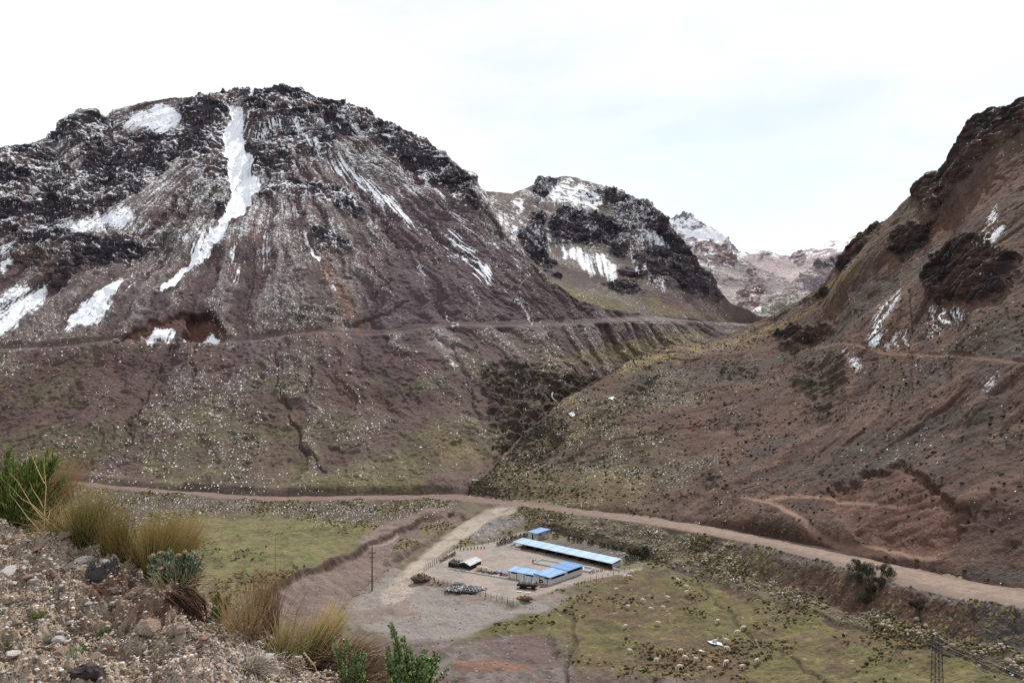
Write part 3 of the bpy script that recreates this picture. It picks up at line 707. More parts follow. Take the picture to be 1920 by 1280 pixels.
rock = pl([(1028, 452), (1036, 405), (1060, 388), (1110, 398), (1160, 408), (1200, 432), (1195, 455), (1178, 467), (1120, 463), (1060, 452)],
          [(1192, 500), (1205, 440), (1240, 415), (1262, 430), (1290, 462), (1312, 492), (1332, 508), (1350, 548), (1352, 575), (1330, 560), (1290, 552), (1240, 532), (1200, 512)],
          [(1130, 350), (1200, 372), (1250, 405), (1262, 435), (1220, 430), (1160, 400), (1130, 380)], [(1000, 352), (1030, 336), (1045, 345), (1030, 372), (1000, 378)], [(1085, 362), (1120, 358), (1125, 372), (1085, 378)],
          [(970, 440), (1010, 400), (1022, 430), (1030, 480), (1055, 520), (1010, 500)], [(1140, 460), (1175, 470), (1170, 485), (1140, 475)], [(1165, 505), (1205, 505), (1200, 520), (1165, 515)], [(1130, 530), (1190, 525), (1205, 545), (1150, 548)], soft=7)
rkm = sm(.3, .6, rock + .1 * f8)
N0 = S.normals()
d = (1.3 * samp(T_S, S.s / 90, S.t / 90) + .6 * samp(T_S, S.s / 32, S.t / 50) + .12 * f3) + rock * (1.7 * rid + .3 * rid2 + 3.6 * beds(S, 20, f30, f8, -.15)[0] + 1.6 * beds(S, 7, f30, f8, -.1)[0] + .2 * f8 + 1.0)
d *= sm(0, 25, np.arange(S.nt))[:, None]
S.push(d, N0 * .75 + np.array([0, -.35, .1]))
N1 = S.normals()
c = lerp(A(76, 67, 66)[None, None], A(88, 79, 74)[None, None], sm(-1, 1, f30)[..., None])
c = mixc(c, A(104, 95, 64), pl([(1000, 510), (1080, 545), (1200, 592), (1130, 590), (1040, 555)], [(1200, 560), (1300, 580), (1390, 592), (1250, 596)], soft=14) * .8)
c = mixc(c, A(90, 72, 74), pl([(1230, 560), (1330, 570), (1420, 592), (1250, 590)], [(1340, 545), (1370, 570), (1420, 592), (1350, 580)], soft=12) * .7)
c = mixc(c, A(102, 94, 84), pl([(930, 360), (985, 356), (960, 400), (930, 385)], soft=10) * .6)
rk = lerp(A(55, 51, 57)[None, None], A(82, 72, 75)[None, None], sm(-.5, 1.2, f30 + .6 * f8)[..., None])
c = c + (rk - c) * rkm[..., None]
sheet = .50 * sm(.5, .8, N1[..., 2] + .06 * f3) * rkm * sm(580, 380, py) * sm(-1.2, .4, f30)
top = pl([(1020, 352), (1055, 336), (1090, 340), (1130, 352), (1125, 395), (1100, 392), (1060, 386), (1035, 385), (1015, 372)], [(955, 385), (975, 372), (985, 395), (970, 405)], soft=9)
sheet = np.maximum(sheet, top * (.62 + .16 * f8 + .1 * f3)); sheet = np.maximum(sheet, pl([(1044, 452), (1088, 466), (1140, 485), (1165, 505), (1150, 530), (1112, 520), (1085, 500)], [(1190, 445), (1215, 430), (1255, 450), (1262, 462), (1215, 455)], soft=8) * (.60 + .2 * st2))
lg = samp(T_F1, S.s / 15, (S.t + .2 * S.s) / 2.6); sheet = np.maximum(sheet, (.40 + .1 * f3) * sm(.2, 1.3, lg + .4 * f30) * sm(580, 430, py))
sheet = np.maximum(sheet, (.42 + .1 * f3) * sm(570, 430, py) * sm(-.6, 1, f30 + .5 * f8))
for ps, w_, k in [([(1005, 400), (1022, 450), (1025, 490)], 4, .8), ([(1145, 385), (1175, 425), (1185, 470), (1200, 515)], 4, .8), ([(1215, 520), (1250, 545)], 5, .6), ([(900, 365), (950, 420), (985, 460)], 9, .6), ([(960, 470), (1010, 520)], 5, .5)]:
    sheet = np.maximum(sheet, streak(ps, w_, k))
dots = (.36 * sm(-.9, .8, f30) + .25 * sm(500, 420, py)) * (1 - .5 * rkm)
msk = np.zeros(S.px.shape + (4,)); msk[..., 0] = dots; msk[..., 1] = sheet; msk[..., 2] = rkm
msk[..., 3] = .45 * sm(-.5, 1, f8) * (1 - rkm)
MT_DOME = terrain_mat('dome_scree', unit=1.25, tuft=(.085, .078, .038, 1), tuft_dark=(.04, .038, .034, 1), bump=.6, stone=(.2, .17, .16, 1), contrast=.42)
S.build(np.zeros(S.px.shape, int), [MT_DOME], ['domed_mountain'], c, msk)

# ------------------------------------------------------------------ far hills at the head of the valley, colours paled in place of distance haze
def far_hill(name, hx, hp, hY, bYs, bps, seed, unit, amp, colf, nx=420, seg=150):
    global S
    hz = (CY - np.array(hp, float)) / F * np.array(hY, float)
    bYs = np.broadcast_to(np.asarray(bYs, float), (len(hx),)); bps = np.broadcast_to(np.asarray(bps, float), (len(hx),))
    bz = (CY - bps) / F * bYs
    S = Sheet(hx[0], hx[-1], nx, [(hx, bYs, bz), (hx, lerp(bYs, np.array(hY, float), .5), lerp(bz, hz, .4)), (hx, hY, hz), (hx, np.array(hY) * 1.02, hz - 2), (hx, np.array(hY) * 1.3, hz * .4)], [seg, seg, 8, 8], smooth=7)
    S.warp(5, 16)
    k = unit
    n8 = samp(T_F1, S.s / (9 * k) + seed, S.t / (9 * k)); n30 = samp(T_F2, S.s / (30 * k) + seed, S.t / (30 * k)); n3 = samp(T_F3, S.s / (3 * k), S.t / (3 * k))
    r1 = samp(T_R1, S.s / (36 * k) + seed + .1 * n30, S.t / (30 * k)); r2 = samp(T_R2, S.s / (12 * k), S.t / (10 * k))
    S.n8, S.n30, S.n3, S.r1, S.r2 = n8, n30, n3, r1, r2
    rock = S.rock_f = np.zeros(S.px.shape)
    c, sheet, rock, dots = colf(S)
    S.push((amp * (.5 * n30 + .12 * n3) + rock * amp * (.8 * r1 + .35 * r2)) * sm(0, 20, np.arange(S.nt))[:, None], S.normals() * .75 + np.array([0, -.3, .15]))
    nzz = S.normals()[..., 2]
    sheet = np.maximum(sheet, .5 * sm(.45, .8, nzz) * sm(-.8, .6, n8) * rock)
    m = np.zeros(S.px.shape + (4,)); m[..., 0] = dots; m[..., 1] = sheet; m[..., 2] = rock; m[..., 3] = .2
    mat = terrain_mat(name + '_soil', unit=unit * 1.1, bump=.5, contrast=.4)
    S.build(np.zeros(S.px.shape, int), [mat], [name], c, m)

def peak_c(S):
    c = lerp(A(112, 108, 122)[None, None], A(140, 132, 140)[None, None], sm(-1, 1, S.n30)[..., None])
    rock = np.ones(S.px.shape) * .8
    sheet = .66 + .20 * S.n8 + .16 * S.n3 - .15 * S.r1
    sheet = np.maximum(sheet, .95 * pl([(1290, 440), (1320, 425), (1350, 440), (1370, 462), (1290, 448)], soft=6))
    return c, sheet, rock, np.zeros(S.px.shape)
far_hill('snow_peak', [1180, 1215, 1240, 1255, 1268, 1282, 1293, 1302, 1318, 1335, 1352, 1368, 1385, 1420, 1470], [470, 440, 425, 412, 404, 399, 400, 409, 418, 432, 450, 464, 478, 500, 540], [2300] * 15, 1900, 520, 3, 4.2, 9, peak_c)
def redhill_c(S):
    c = lerp(A(122, 114, 116)[None, None], A(146, 138, 136)[None, None], sm(-1, 1, S.n30)[..., None])
    rock = pl([(1282, 472), (1310, 452), (1350, 455), (1378, 472), (1376, 485), (1340, 470), (1310, 470), (1295, 482)], [(1320, 492), (1350, 474), (1378, 480), (1382, 492), (1350, 490), (1325, 500)], [(1300, 478), (1318, 475), (1312, 486)], [(1398, 508), (1416, 502), (1416, 522), (1402, 518)], [(1380, 545), (1420, 530), (1445, 540), (1420, 570), (1390, 575)], soft=5)
    c = mixc(c, A(118, 94, 94), rock * .8)
    c = mixc(c, A(92, 80, 74), S.lm([(1340, 530), (1400, 522), (1460, 518)], 1.5, 1.5) * .7)
    sheet = (.56 + .10 * S.n3) * sm(-1.0, .8, S.n8 + .5 * S.n30) * sm(570, 470, S.py) * (1 - .3 * rock)
    return c, sheet, rock, .4 * sm(-.6, .8, S.n30)
far_hill('red_cliff_hill', [1180, 1220, 1250, 1275, 1300, 1330, 1355, 1378, 1392, 1415, 1450, 1490, 1540, 1580], [475, 462, 452, 448, 446, 447, 455, 470, 483, 496, 512, 535, 575, 600], [1250, 1250, 1250, 1250, 1250, 1250, 1245, 1235, 1225, 1210, 1190, 1150, 1100, 1060], 960, [625] * 14, 7, 2.0, 2.6, redhill_c)
def back_c(S):
    c = lerp(A(140, 128, 132)[None, None], A(156, 142, 140)[None, None], sm(-1, 1, S.n30)[..., None])
    rock = pl([(1415, 478), (1425, 470), (1445, 474), (1450, 482), (1425, 480)], [(1480, 480), (1500, 470), (1515, 478), (1510, 492), (1490, 492)], [(1525, 490), (1560, 476), (1570, 482), (1535, 496)], soft=4)
    c = mixc(c, A(124, 108, 114), rock * .7)
    sheet = .72 * sm(510, 465, S.py) * sm(-.9, .5, S.n8 + .4 * S.n30) + .3 * sm(.2, 1, S.n30)
    return c, sheet * (1 - .5 * rock), rock, .3 * np.ones(S.px.shape)
far_hill('snowy_back_hill', [1340, 1370, 1390, 1410, 1430, 1445, 1462, 1480, 1500, 1525, 1555, 1590, 1620, 1680], [500, 482, 474, 468, 466, 469, 477, 479, 472, 464, 453, 445, 432, 420], [1750] * 14, 1300, 590, 11, 2.8, 3, back_c)
def side_c(S):
    c = lerp(A(118, 108, 116)[None, None], A(136, 124, 122)[None, None], sm(-1, 1, S.n30)[..., None])
    c = mixc(c, A(112, 110, 92), pl([(1400, 595), (1450, 565), (1500, 545), (1480, 590)], soft=10) * .6)
    rock = pl([(1520, 500), (1540, 488), (1580, 476), (1580, 492), (1530, 505)], [(1470, 520), (1490, 500), (1500, 510), (1490, 525)], soft=4)
    c = mixc(c, A(70, 62, 70), rock * .8)
    sheet = .9 * pl([(1398, 576), (1420, 572), (1440, 578), (1420, 586), (1400, 584)], soft=4) + .45 * sm(.3, 1.2, S.n8 + .5 * S.n30)
    return c, sheet, rock, .35 * np.ones(S.px.shape)
far_hill('valley_head_slope', [1370, 1395, 1420, 1450, 1480, 1505, 1530, 1560, 1600, 1650], [606, 592, 578, 555, 535, 512, 494, 478, 460, 440], [900, 900, 900, 910, 920, 930, 940, 950, 960, 970], 830, 622, 17, 1.5, 3, side_c, nx=260, seg=80)

# ------------------------------------------------------------------ the hillside on the right
HX = [880, 915, 935, 955, 985, 1020, 1060, 1100, 1150, 1220, 1300, 1400, 1440, 1500, 1540, 1562, 1580, 1605, 1640, 1690, 1726, 1738, 1768, 1790, 1815, 1832, 1880, 1920, 2000, 2120]
hp = [912, 885, 863, 840, 806, 776, 740, 713, 686, 656, 640, 602, 590, 556, 525, 490, 458, 440, 415, 386, 362, 346, 336, 300, 252, 234, 215, 204, 185, 160]
hY = [309, 316, 321, 328, 338, 350, 364, 380, 400, 424, 440, 452, 450, 440, 434, 430, 424, 414, 398, 376, 360, 356, 348, 342, 334, 330, 314, 302, 285, 265]
hz = (CY - np.array(hp)) / F * np.array(hY)
h0Y = np.interp(HX, FX, YD); h0z = np.interp(HX, FX, zC)
hk = np.interp(HX, [900, 1100, 1500, 2120], [.4, .8, 2.0, 2.2])
right = Sheet(880, 2120, 860, [(HX, h0Y - .5, h0z - .5), (HX, h0Y + 2.2, h0z + hk), (HX, lerp(h0Y + 2.2, np.array(hY), .5), lerp(h0z + hk, hz, .47)), (HX, np.maximum(hY, h0Y + 4), hz), (HX, np.array(hY) + 8, hz - 1.5), (HX, np.array(hY) + 130, hz * .5 - 30)],
              [12, 270, 280, 12, 10], smooth=7)
S = right; S.warp(4.5, 30); px, py = S.px, S.py
# fall line runs down to the left and towards the road
u = -.47 * S.X + .88 * S.Y + 6 * samp(T_F1, S.s / 60, S.t / 60); v = S.t
f8 = samp(T_F1, S.s / 7 + 1, S.t / 7); f30 = samp(T_F2, S.s / 26 + 2, S.t / 26); f90 = samp(T_F3, S.s / 80 + 1, S.t / 80); f3 = samp(T_F3, S.s / 2.6, S.t / 2.6)
st1 = samp(T_F1, u / 10, v / 130); st2 = samp(T_F2, u / 3.6, v / 60)
rid = samp(T_R3, S.s / 26 + .15 * f30, S.t / 26 + .1 * f30); rid2 = samp(T_R4, S.s / 9, S.t / 9)
rock = pl([(1728, 525), (1742, 470), (1790, 442), (1850, 440), (1880, 470), (1905, 480), (1890, 530), (1862, 556), (1800, 560), (1748, 568)],
          [(1440, 622), (1488, 602), (1542, 606), (1530, 627), (1470, 638)],
          [(1722, 370), (1738, 344), (1770, 330), (1815, 248), (1835, 230), (1920, 200), (2120, 150), (2120, 190), (1925, 250), (1860, 285), (1800, 340), (1762, 392), (1745, 400)],
          [(1558, 500), (1578, 452), (1605, 434), (1650, 412), (1655, 430), (1620, 462), (1585, 500)], [(1660, 470), (1700, 430), (1760, 400), (1740, 430), (1690, 480)], [(1500, 555), (1545, 530), (1550, 545), (1520, 562)], soft=8)
bush = pl([(1478, 700), (1500, 668), (1560, 655), (1585, 672), (1570, 720), (1530, 750), (1490, 735)], [(1365, 800), (1400, 775), (1428, 772), (1424, 802), (1385, 815)], [(1310, 915), (1340, 890), (1362, 900), (1350, 920), (1320, 928)], [(1170, 720), (1240, 690), (1230, 730), (1180, 790)], [(1340, 680), (1400, 660), (1420, 700), (1360, 715)], [(960, 800), (1030, 775), (1080, 790), (1050, 820), (980, 830)], [(1500, 760), (1560, 745), (1540, 775)], [(1110, 760), (1140, 755), (1130, 775)], soft=11)
quarry = pl([(1560, 925), (1610, 902), (1660, 878), (1690, 866), (1738, 898), (1770, 935), (1800, 955), (1815, 965), (1790, 1010), (1765, 1040), (1700, 1040), (1640, 1025), (1600, 1000), (1560, 960)], soft=6)
lip = S.lm([(1440, 932), (1520, 936), (1580, 922), (1640, 898), (1680, 872), (1720, 892), (1760, 925), (1800, 955), (1818, 968)], np.array([2, 2, 4, 6, 7, 6, 7, 7, 3.]), 4)
S.qx, S.qy = px * .8 + S.qx * .2, py * .8 + S.qy * .2
trk = np.maximum(S.lm([(1398, 936), (1450, 952), (1490, 975), (1530, 1003), (1570, 1024), (1600, 1034)], np.array([2, 3.5, 5, 5.5, 6, 8]), 3.5), S.lm([(1440, 945), (1500, 937), (1560, 941), (1620, 946), (1690, 954)], np.array([3, 4, 4, 3, 1.5]), 3.5))
apr = S.pm([(1585, 1022), (1650, 1025), (1720, 1040), (1765, 1046), (1740, 1052), (1660, 1046), (1600, 1040)], 5)
mid = S.lm([(1425, 612), (1450, 628), (1500, 634), (1560, 636), (1640, 650), (1720, 656), (1800, 661), (1920, 678), (2100, 700)], np.array([2, 2, 2.5, 2.5, 3.5, 3, 3, 3.5, 4.]), 2.5)
slide = pl([(1640, 650), (1665, 600), (1690, 545), (1718, 545), (1715, 600), (1712, 652)], soft=5)
carve = np.zeros(S.px.shape)
for p in ([(1690, 560), (1672, 605), (1650, 650)], [(1706, 548), (1702, 600), (1694, 650)], [(1300, 700), (1250, 760)], [(1700, 660), (1690, 720)], [(1120, 820), (1060, 850)]): carve = np.maximum(carve, S.lm(p, 2.2, 3))
N0 = S.normals()
notrk = 1 - np.maximum.reduce([trk, apr, mid])
d = 1.8 * samp(T_S, S.s / 80, S.t / 80) + .5 * samp(T_S, S.s / 28, S.t / 40) + (.25 * st1 + .1 * st2 + .09 * f8 + .07 * f3) * notrk + rock * (1.0 * rid + .3 * rid2 + 2.0 * beds(S, 12, f30, f8, -.3)[0] + .9 * beds(S, 4.5, f30, f8, -.25)[0] + .2 * f8 + .8) + bush * (.4 * rid2 + .4 * f8 + .5)
d -= quarry * (1.15 + .10 * samp(T_R4, S.s / 8, S.t / 5)) + lip * .35 + carve * .9 + .12 * trk + .3 * mid
d *= sm(0, 22, np.arange(S.nt))[:, None]
S.push(d, N0 * .8 + np.array([-.1, -.25, .05]))
N1 = S.normals()
c = lerp(A(84, 68, 63)[None, None], A(99, 81, 73)[None, None], sm(-1, 1, st1 + .5 * f30)[..., None])
c = mixc(c, A(88, 80, 68), sm(1420, 1050, px) * .7)
c = mixc(c, A(78, 73, 72), sm(.0, 1.0, f90 + .5 * f30) * .8)
c = mixc(c, A(98, 90, 66), sm(1420, 1150, px) * sm(-.2, .9, f30 + .4 * f8) * .6)
c = mixc(c, A(104, 96, 68), pl([(920, 880), (1060, 850), (1200, 900), (1200, 950), (950, 930)], soft=30) * .5)
c = mixc(c, A(136, 120, 70), pl([(1150, 690), (1220, 660), (1300, 643), (1400, 604), (1500, 560), (1620, 470), (1600, 510), (1480, 610), (1380, 640), (1280, 670)], soft=16) * sm(-1, .7, f8 + f30) * .8)
c = mixc(c, A(96, 77, 69), sm(.5, 1.3, st1 + .4 * f30) * sm(1250, 1500, px) * .6)
c = mixc(c, A(102, 74, 62), pl([(1280, 800), (1320, 770), (1300, 830)], [(1100, 700), (1150, 690), (1130, 720)], [(1700, 470), (1760, 400), (1920, 280), (1920, 330), (1790, 420)], soft=18) * .6)
c = mixc(c, A(94, 70, 62), np.maximum(quarry, 0) * .85); c = mixc(c, A(76, 58, 53), lip * .6); c = mixc(c, A(108, 84, 74), quarry * sm(0, 1.2, st2) * .5)
c = c * (1 + .09 * st2 + .05 * f3)[..., None].clip(.6, 1.4)
c = mixc(c, A(70, 66, 60), bush * .75 * sm(-.9, .4, f8))
rk = lerp(A(52, 46, 46)[None, None], A(78, 63, 58)[None, None], sm(-.4, 1.2, f30 + .6 * f8)[..., None])
rkm = sm(.3, .55, rock + .1 * f8)
c = c + (rk - c) * rkm[..., None]
c = mixc(c, A(120, 96, 86), slide * sm(-1.2, .6, st2) * .7)
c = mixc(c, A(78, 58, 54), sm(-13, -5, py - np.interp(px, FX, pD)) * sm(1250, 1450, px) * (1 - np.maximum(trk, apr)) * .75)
c = mixc(c, A(146, 122, 108), np.maximum(trk, apr) * (.78 + .12 * f3).clip(0, 1)); c = mixc(c, A(124, 100, 86), mid * .75)
c = mixc(c, A(80, 64, 56), carve * .6)
c = c * (lerp(.84, .70, sm(1100, 1500, px))[..., None] * np.array([1.03, .98, .95]))  # darkened, more to the right, in place of self-shadows the smooth slope lacks
sheet = .48 * sm(.55, .8, N1[..., 2] + .05 * f3) * rkm * sm(600, 350, py) * .8
sfr = samp(T_F1, u / 1.3, v / 22)
def rs(ps, k): return pl(ps, soft=18) * sm(-1.4, .9, sfr + .5 * st2) * k
for ps, k in [([(1642, 575), (1684, 524), (1690, 556), (1662, 600), (1645, 648), (1624, 645)], .85), ([(1842, 438), (1870, 388), (1888, 432), (1866, 468), (1828, 462)], .85), ([(1736, 566), (1832, 572), (1800, 600), (1720, 640), (1730, 600)], .62),
              ([(1568, 648), (1600, 655), (1625, 690), (1600, 700)], .6), ([(1840, 690), (1880, 690), (1870, 730), (1830, 740)], .5), ([(1640, 620), (1712, 600), (1706, 650), (1640, 650)], .52), ([(1740, 470), (1760, 440), (1700, 480)], .5),
              ([(1860, 340), (1890, 310), (1880, 350)], .5), ([(1480, 660), (1440, 690), (1500, 640)], .4), ([(1260, 662), (1380, 622), (1400, 640), (1300, 672)], .45)]:
    sheet = np.maximum(sheet, rs(ps, k))
sheet = np.maximum(sheet, S.lm([(1600, 908), (1650, 880), (1685, 856)], 1.2, 3) * .5 * sm(-.3, .6, f3))
for p in ((1072, 776), (1146, 738)): sheet = np.maximum(sheet, S.pm([(p[0] - 7, p[1] - 2), (p[0] + 3, p[1] - 5), (p[0] + 7, p[1]), (p[0] + 1, p[1] + 3)], 2) * 1.0)
dots = .40 * sm(-.8, .9, f30 + .4 * f8) * sm(1480, 1180, px) * (1 - .4 * sm(820, 760, py) * sm(1300, 1200, px) * 0) + .008 + .05 * sm(.4, 1.2, f30) * sm(1450, 1600, px)
dots *= (1 - quarry) * notrk * (1 - .5 * rkm)
msk = np.zeros(S.px.shape + (4,)); msk[..., 0] = dots; msk[..., 1] = sheet; msk[..., 2] = rkm
msk[..., 3] = np.clip((.68 * sm(-.9, .9, f30 + .5 * f8)) * (1 - rkm) * (1 - quarry * .9) + .5 * bush, 0, .9) * notrk
zones = np.zeros(S.px.shape, int); zones[np.maximum(trk, apr) > .5] = 1; zones[mid > .5] = 1
MT_RIGHT = terrain_mat('hillside_soil', unit=0.72, tuft=(.085, .072, .036, 1), tuft_dark=(.03, .029, .022, 1), bump=.7, stone=(.22, .19, .18, 1), contrast=.62)
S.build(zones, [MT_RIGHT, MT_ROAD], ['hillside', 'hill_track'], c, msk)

K = 1.12

# ------------------------------------------------------------------ the near bank at the roadside
GX = [-900, -160, 0, 60, 110, 160, 200, 240, 290, 340, 380, 420, 470, 520, 600, 640, 670, 720, 900, 1500, 2600]
gp = [820, 890, 945, 985, 1012, 1030, 1043, 1062, 1068, 1086, 1122, 1158, 1192, 1218, 1224, 1238, 1262, 1302, 1385, 1450, 1500]
gY = [9.5, 8.8, 8.3, 7.9, 7.5, 7.2, 7.0, 6.8, 6.6, 6.4, 6.2, 6.1, 6.0, 5.9, 5.8, 5.7, 5.6, 5.4, 5.1, 4.7, 4.4]
gz = [(CY - p) / F * y for p, y in zip(gp, gY)]
n_ = len(GX)
midY = [lerp(4.0, y, .5) for y in gY]; midz = [lerp(-2.02, z_, .40) for z_ in gz]
near = Sheet(-900, 2600, 1900, [(GX, [.4] * n_, [-1.95] * n_), (GX, [2.6] * n_, [-2.0] * n_), (GX, [4.0] * n_, [-2.02] * n_), (GX, midY, midz), (GX, gY, gz), (GX, up(gY, .35), up(gz, -.22)), (GX, up(gY, 1.6), up(gz, -1.5)), (GX, up(gY, 72), [-59.6] * n_)],
             [10, 30, 170, 200, 24, 24, 60], smooth=9)
S = near; S.warp(5, 30); px, py = S.px, S.py
q1 = samp(T_F1, S.X / .5, S.Y / .5); q2 = samp(T_F2, S.X / .16, S.Y / .16); q3 = samp(T_F3, S.X / .05, S.Y / .05); qr = samp(T_R1, S.X / .35, S.Y / .35)
mound = S.pm([(150, 1100), (230, 1075), (300, 1072), (350, 1095), (390, 1140), (330, 1180), (240, 1180), (170, 1150)], 18)
far_side = sm(-.1, 1.0, S.Y - np.interp(px, GX, gY))
S.Z = S.Z + (.045 * q1 + .022 * q2 + .010 * q3) * (1 + 2.5 * far_side) + .03 * qr * mound
c = lerp(A(118, 102, 88)[None, None], A(152, 138, 122)[None, None], sm(-1, 1, q2 + .5 * q1)[..., None])
c = mixc(c, A(106, 78, 62), mound * sm(-1, .6, q1) * .85)
c = mixc(c, A(116, 100, 86), sm(.3, 1.2, q1) * .5)
c = mixc(c, A(172, 158, 144), pl([(300, 1290), (340, 1215), (450, 1200), (560, 1260), (560, 1400), (300, 1400)], [(0, 960), (100, 1010), (220, 1050), (200, 1080), (60, 1040), (0, 1010)], soft=20) * .6)
c = mixc(c, A(84, 64, 52), pl([(560, 1222), (660, 1232), (700, 1300), (640, 1330), (590, 1290)], [(325, 1110), (385, 1130), (385, 1175), (340, 1170)], soft=12) * .8)
c = mixc(c, A(98, 84, 62), far_side * .8)
c = c * (1 + .12 * q3)[..., None].clip(.6, 1.5)
msk = np.zeros(S.px.shape + (4,)); msk[..., 3] = .15 * far_side
MT_NEAR = terrain_mat('roadside_gravel', unit=.024, bump=.7, contrast=.55, stone=(.30, .27, .25, 1), tuft=(.12, .10, .08, 1), tuft_dark=(.06, .05, .04, 1))
S.build(np.zeros(S.px.shape, int), [MT_NEAR], ['roadside_bank'], c, msk)
near_w = 1 - .6 * mound
near_bare = (far_side < .25) * (S.Y > 3.6) * (S.px > -500) * (S.px < 760)

# ------------------------------------------------------------------ building blocks for the objects
class MB:
    """collects shapes in world coordinates; build() links them as ONE mesh object"""
    def __init__(self): self.v = []; self.f = []; self.c = []
    def add(self, vs, fs, col=None):
        o = len(self.v); self.v += [tuple(p) for p in vs]; self.f += [tuple(i + o for i in f) for f in fs]
        self.c += [col or (1, 1, 1)] * len(vs); return self
    def hexa(self, b, t, col=None):
        """four bottom and four top corners, both counter-clockwise seen from above"""
        return self.add(list(b) + list(t), [(3, 2, 1, 0), (4, 5, 6, 7), (0, 1, 5, 4), (1, 2, 6, 5), (2, 3, 7, 6), (3, 0, 4, 7)], col)
    def box(self, o, u, v, w, d, z0, z1, col=None):
        """from corner o along unit u by w and along unit v by d, between heights z0 and z1"""
        p = [Vector((o[0], o[1], 0)), Vector((o[0], o[1], 0)) + u * w, Vector((o[0], o[1], 0)) + u * w + v * d, Vector((o[0], o[1], 0)) + v * d]
        return self.hexa([(q.x, q.y, z0) for q in p], [(q.x, q.y, z1) for q in p], col)
    def tube(self, pts, rs, n=6, col=None, cap=True):
        pts = [Vector(p) for p in pts]
        if isinstance(rs, (int, float)): rs = [rs] * len(pts)
        vs = []; fs = []
        for i, p in enumerate(pts):
            d = (pts[min(i + 1, len(pts) - 1)] - pts[max(i - 1, 0)]).normalized()
            a = d.orthogonal().normalized() if abs(d.z) > .9 else d.cross(Vector((0, 0, 1))).normalized()
            b = d.cross(a)
            for k in range(n):
                t = 2 * math.pi * k / n
                vs.append(p + (a * math.cos(t) + b * math.sin(t)) * rs[i])
        for i in range(len(pts) - 1):
            for k in range(n):
                fs.append((i * n + k, i * n + (k + 1) % n, (i + 1) * n + (k + 1) % n, (i + 1) * n + k))
        if cap: fs.append(tuple(range(n))[::-1]); fs.append(tuple((len(pts) - 1) * n + k for k in range(n)))
        return self.add(vs, fs, col)
    def lump(self, c, r, seed, sub=1, squash=(1, 1, .8), rough=.25, col=None):
        vs, fs = ICO[sub]
        rr = random.Random(seed); off = Vector((rr.uniform(-50, 50), rr.uniform(-50, 50), rr.uniform(-50, 50)))
        out = []
        for q in vs:
            k = 1 + rough * mnoise.noise(q * 1.3 + off) * 2
            out.append((c[0] + q.x * r * squash[0] * k, c[1] + q.y * r * squash[1] * k, c[2] + q.z * r * squash[2] * k))
        return self.add(out, fs, col)
    def build(self, name, mat, parent=None, smooth=False, bevel=0, loc=None):
        base = Vector(parent.location) if parent is not None else Vector(loc or (0, 0, 0))
        if parent is not None and parent.parent is not None: base = base + Vector(parent.parent.location)
        me = bpy.data.meshes.new(name)
        me.from_pydata([(p[0] - base.x, p[1] - base.y, p[2] - base.z) for p in self.v], [], self.f)
        if smooth: me.polygons.foreach_set('use_smooth', [True] * len(me.polygons))
        at = me.attributes.new('Col', 'FLOAT_COLOR', 'POINT')
        at.data.foreach_set('color', np.concatenate([np.array(self.c, np.float32).reshape(-1, 3), np.ones((len(self.c), 1), np.float32)], 1).ravel())
        me.materials.append(mat)
        o = bpy.data.objects.new(name, me); COL.objects.link(o)
        if parent is not None: o.parent = parent
        else: o.location = base
        if bevel:
            bv = o.modifiers.new('bevel', 'BEVEL'); bv.width = bevel; bv.segments = 2; bv.limit_method = 'ANGLE'
        return o

def _ico(sub):
    bm = bmesh.new(); bmesh.ops.create_icosphere(bm, subdivisions=sub, radius=1)
    bm.verts.ensure_lookup_table()
    r = ([v.co.copy() for v in bm.verts], [tuple(v.index for v in f.verts) for f in bm.faces]); bm.free(); return r
ICO = {1: _ico(1), 2: _ico(2), 3: _ico(3)}

def thing(name, label, cat, loc, group=None):
    o = bpy.data.objects.new(name, None); o.location = loc; o.empty_display_size = .3; COL.objects.link(o)
    return tag(o, label, cat, group)

def copy_tree(o, loc=None, rot=None, scale=None, label=None, parent=None):
    c = o.copy(); COL.objects.link(c)
    if parent is not None: c.parent = parent
    if loc is not None: c.location = loc
    if rot is not None: c.rotation_euler = rot
    if scale is not None: c.scale = scale
    if label: c['label'] = label
    for ch in o.children: copy_tree(ch, parent=c)
    return c

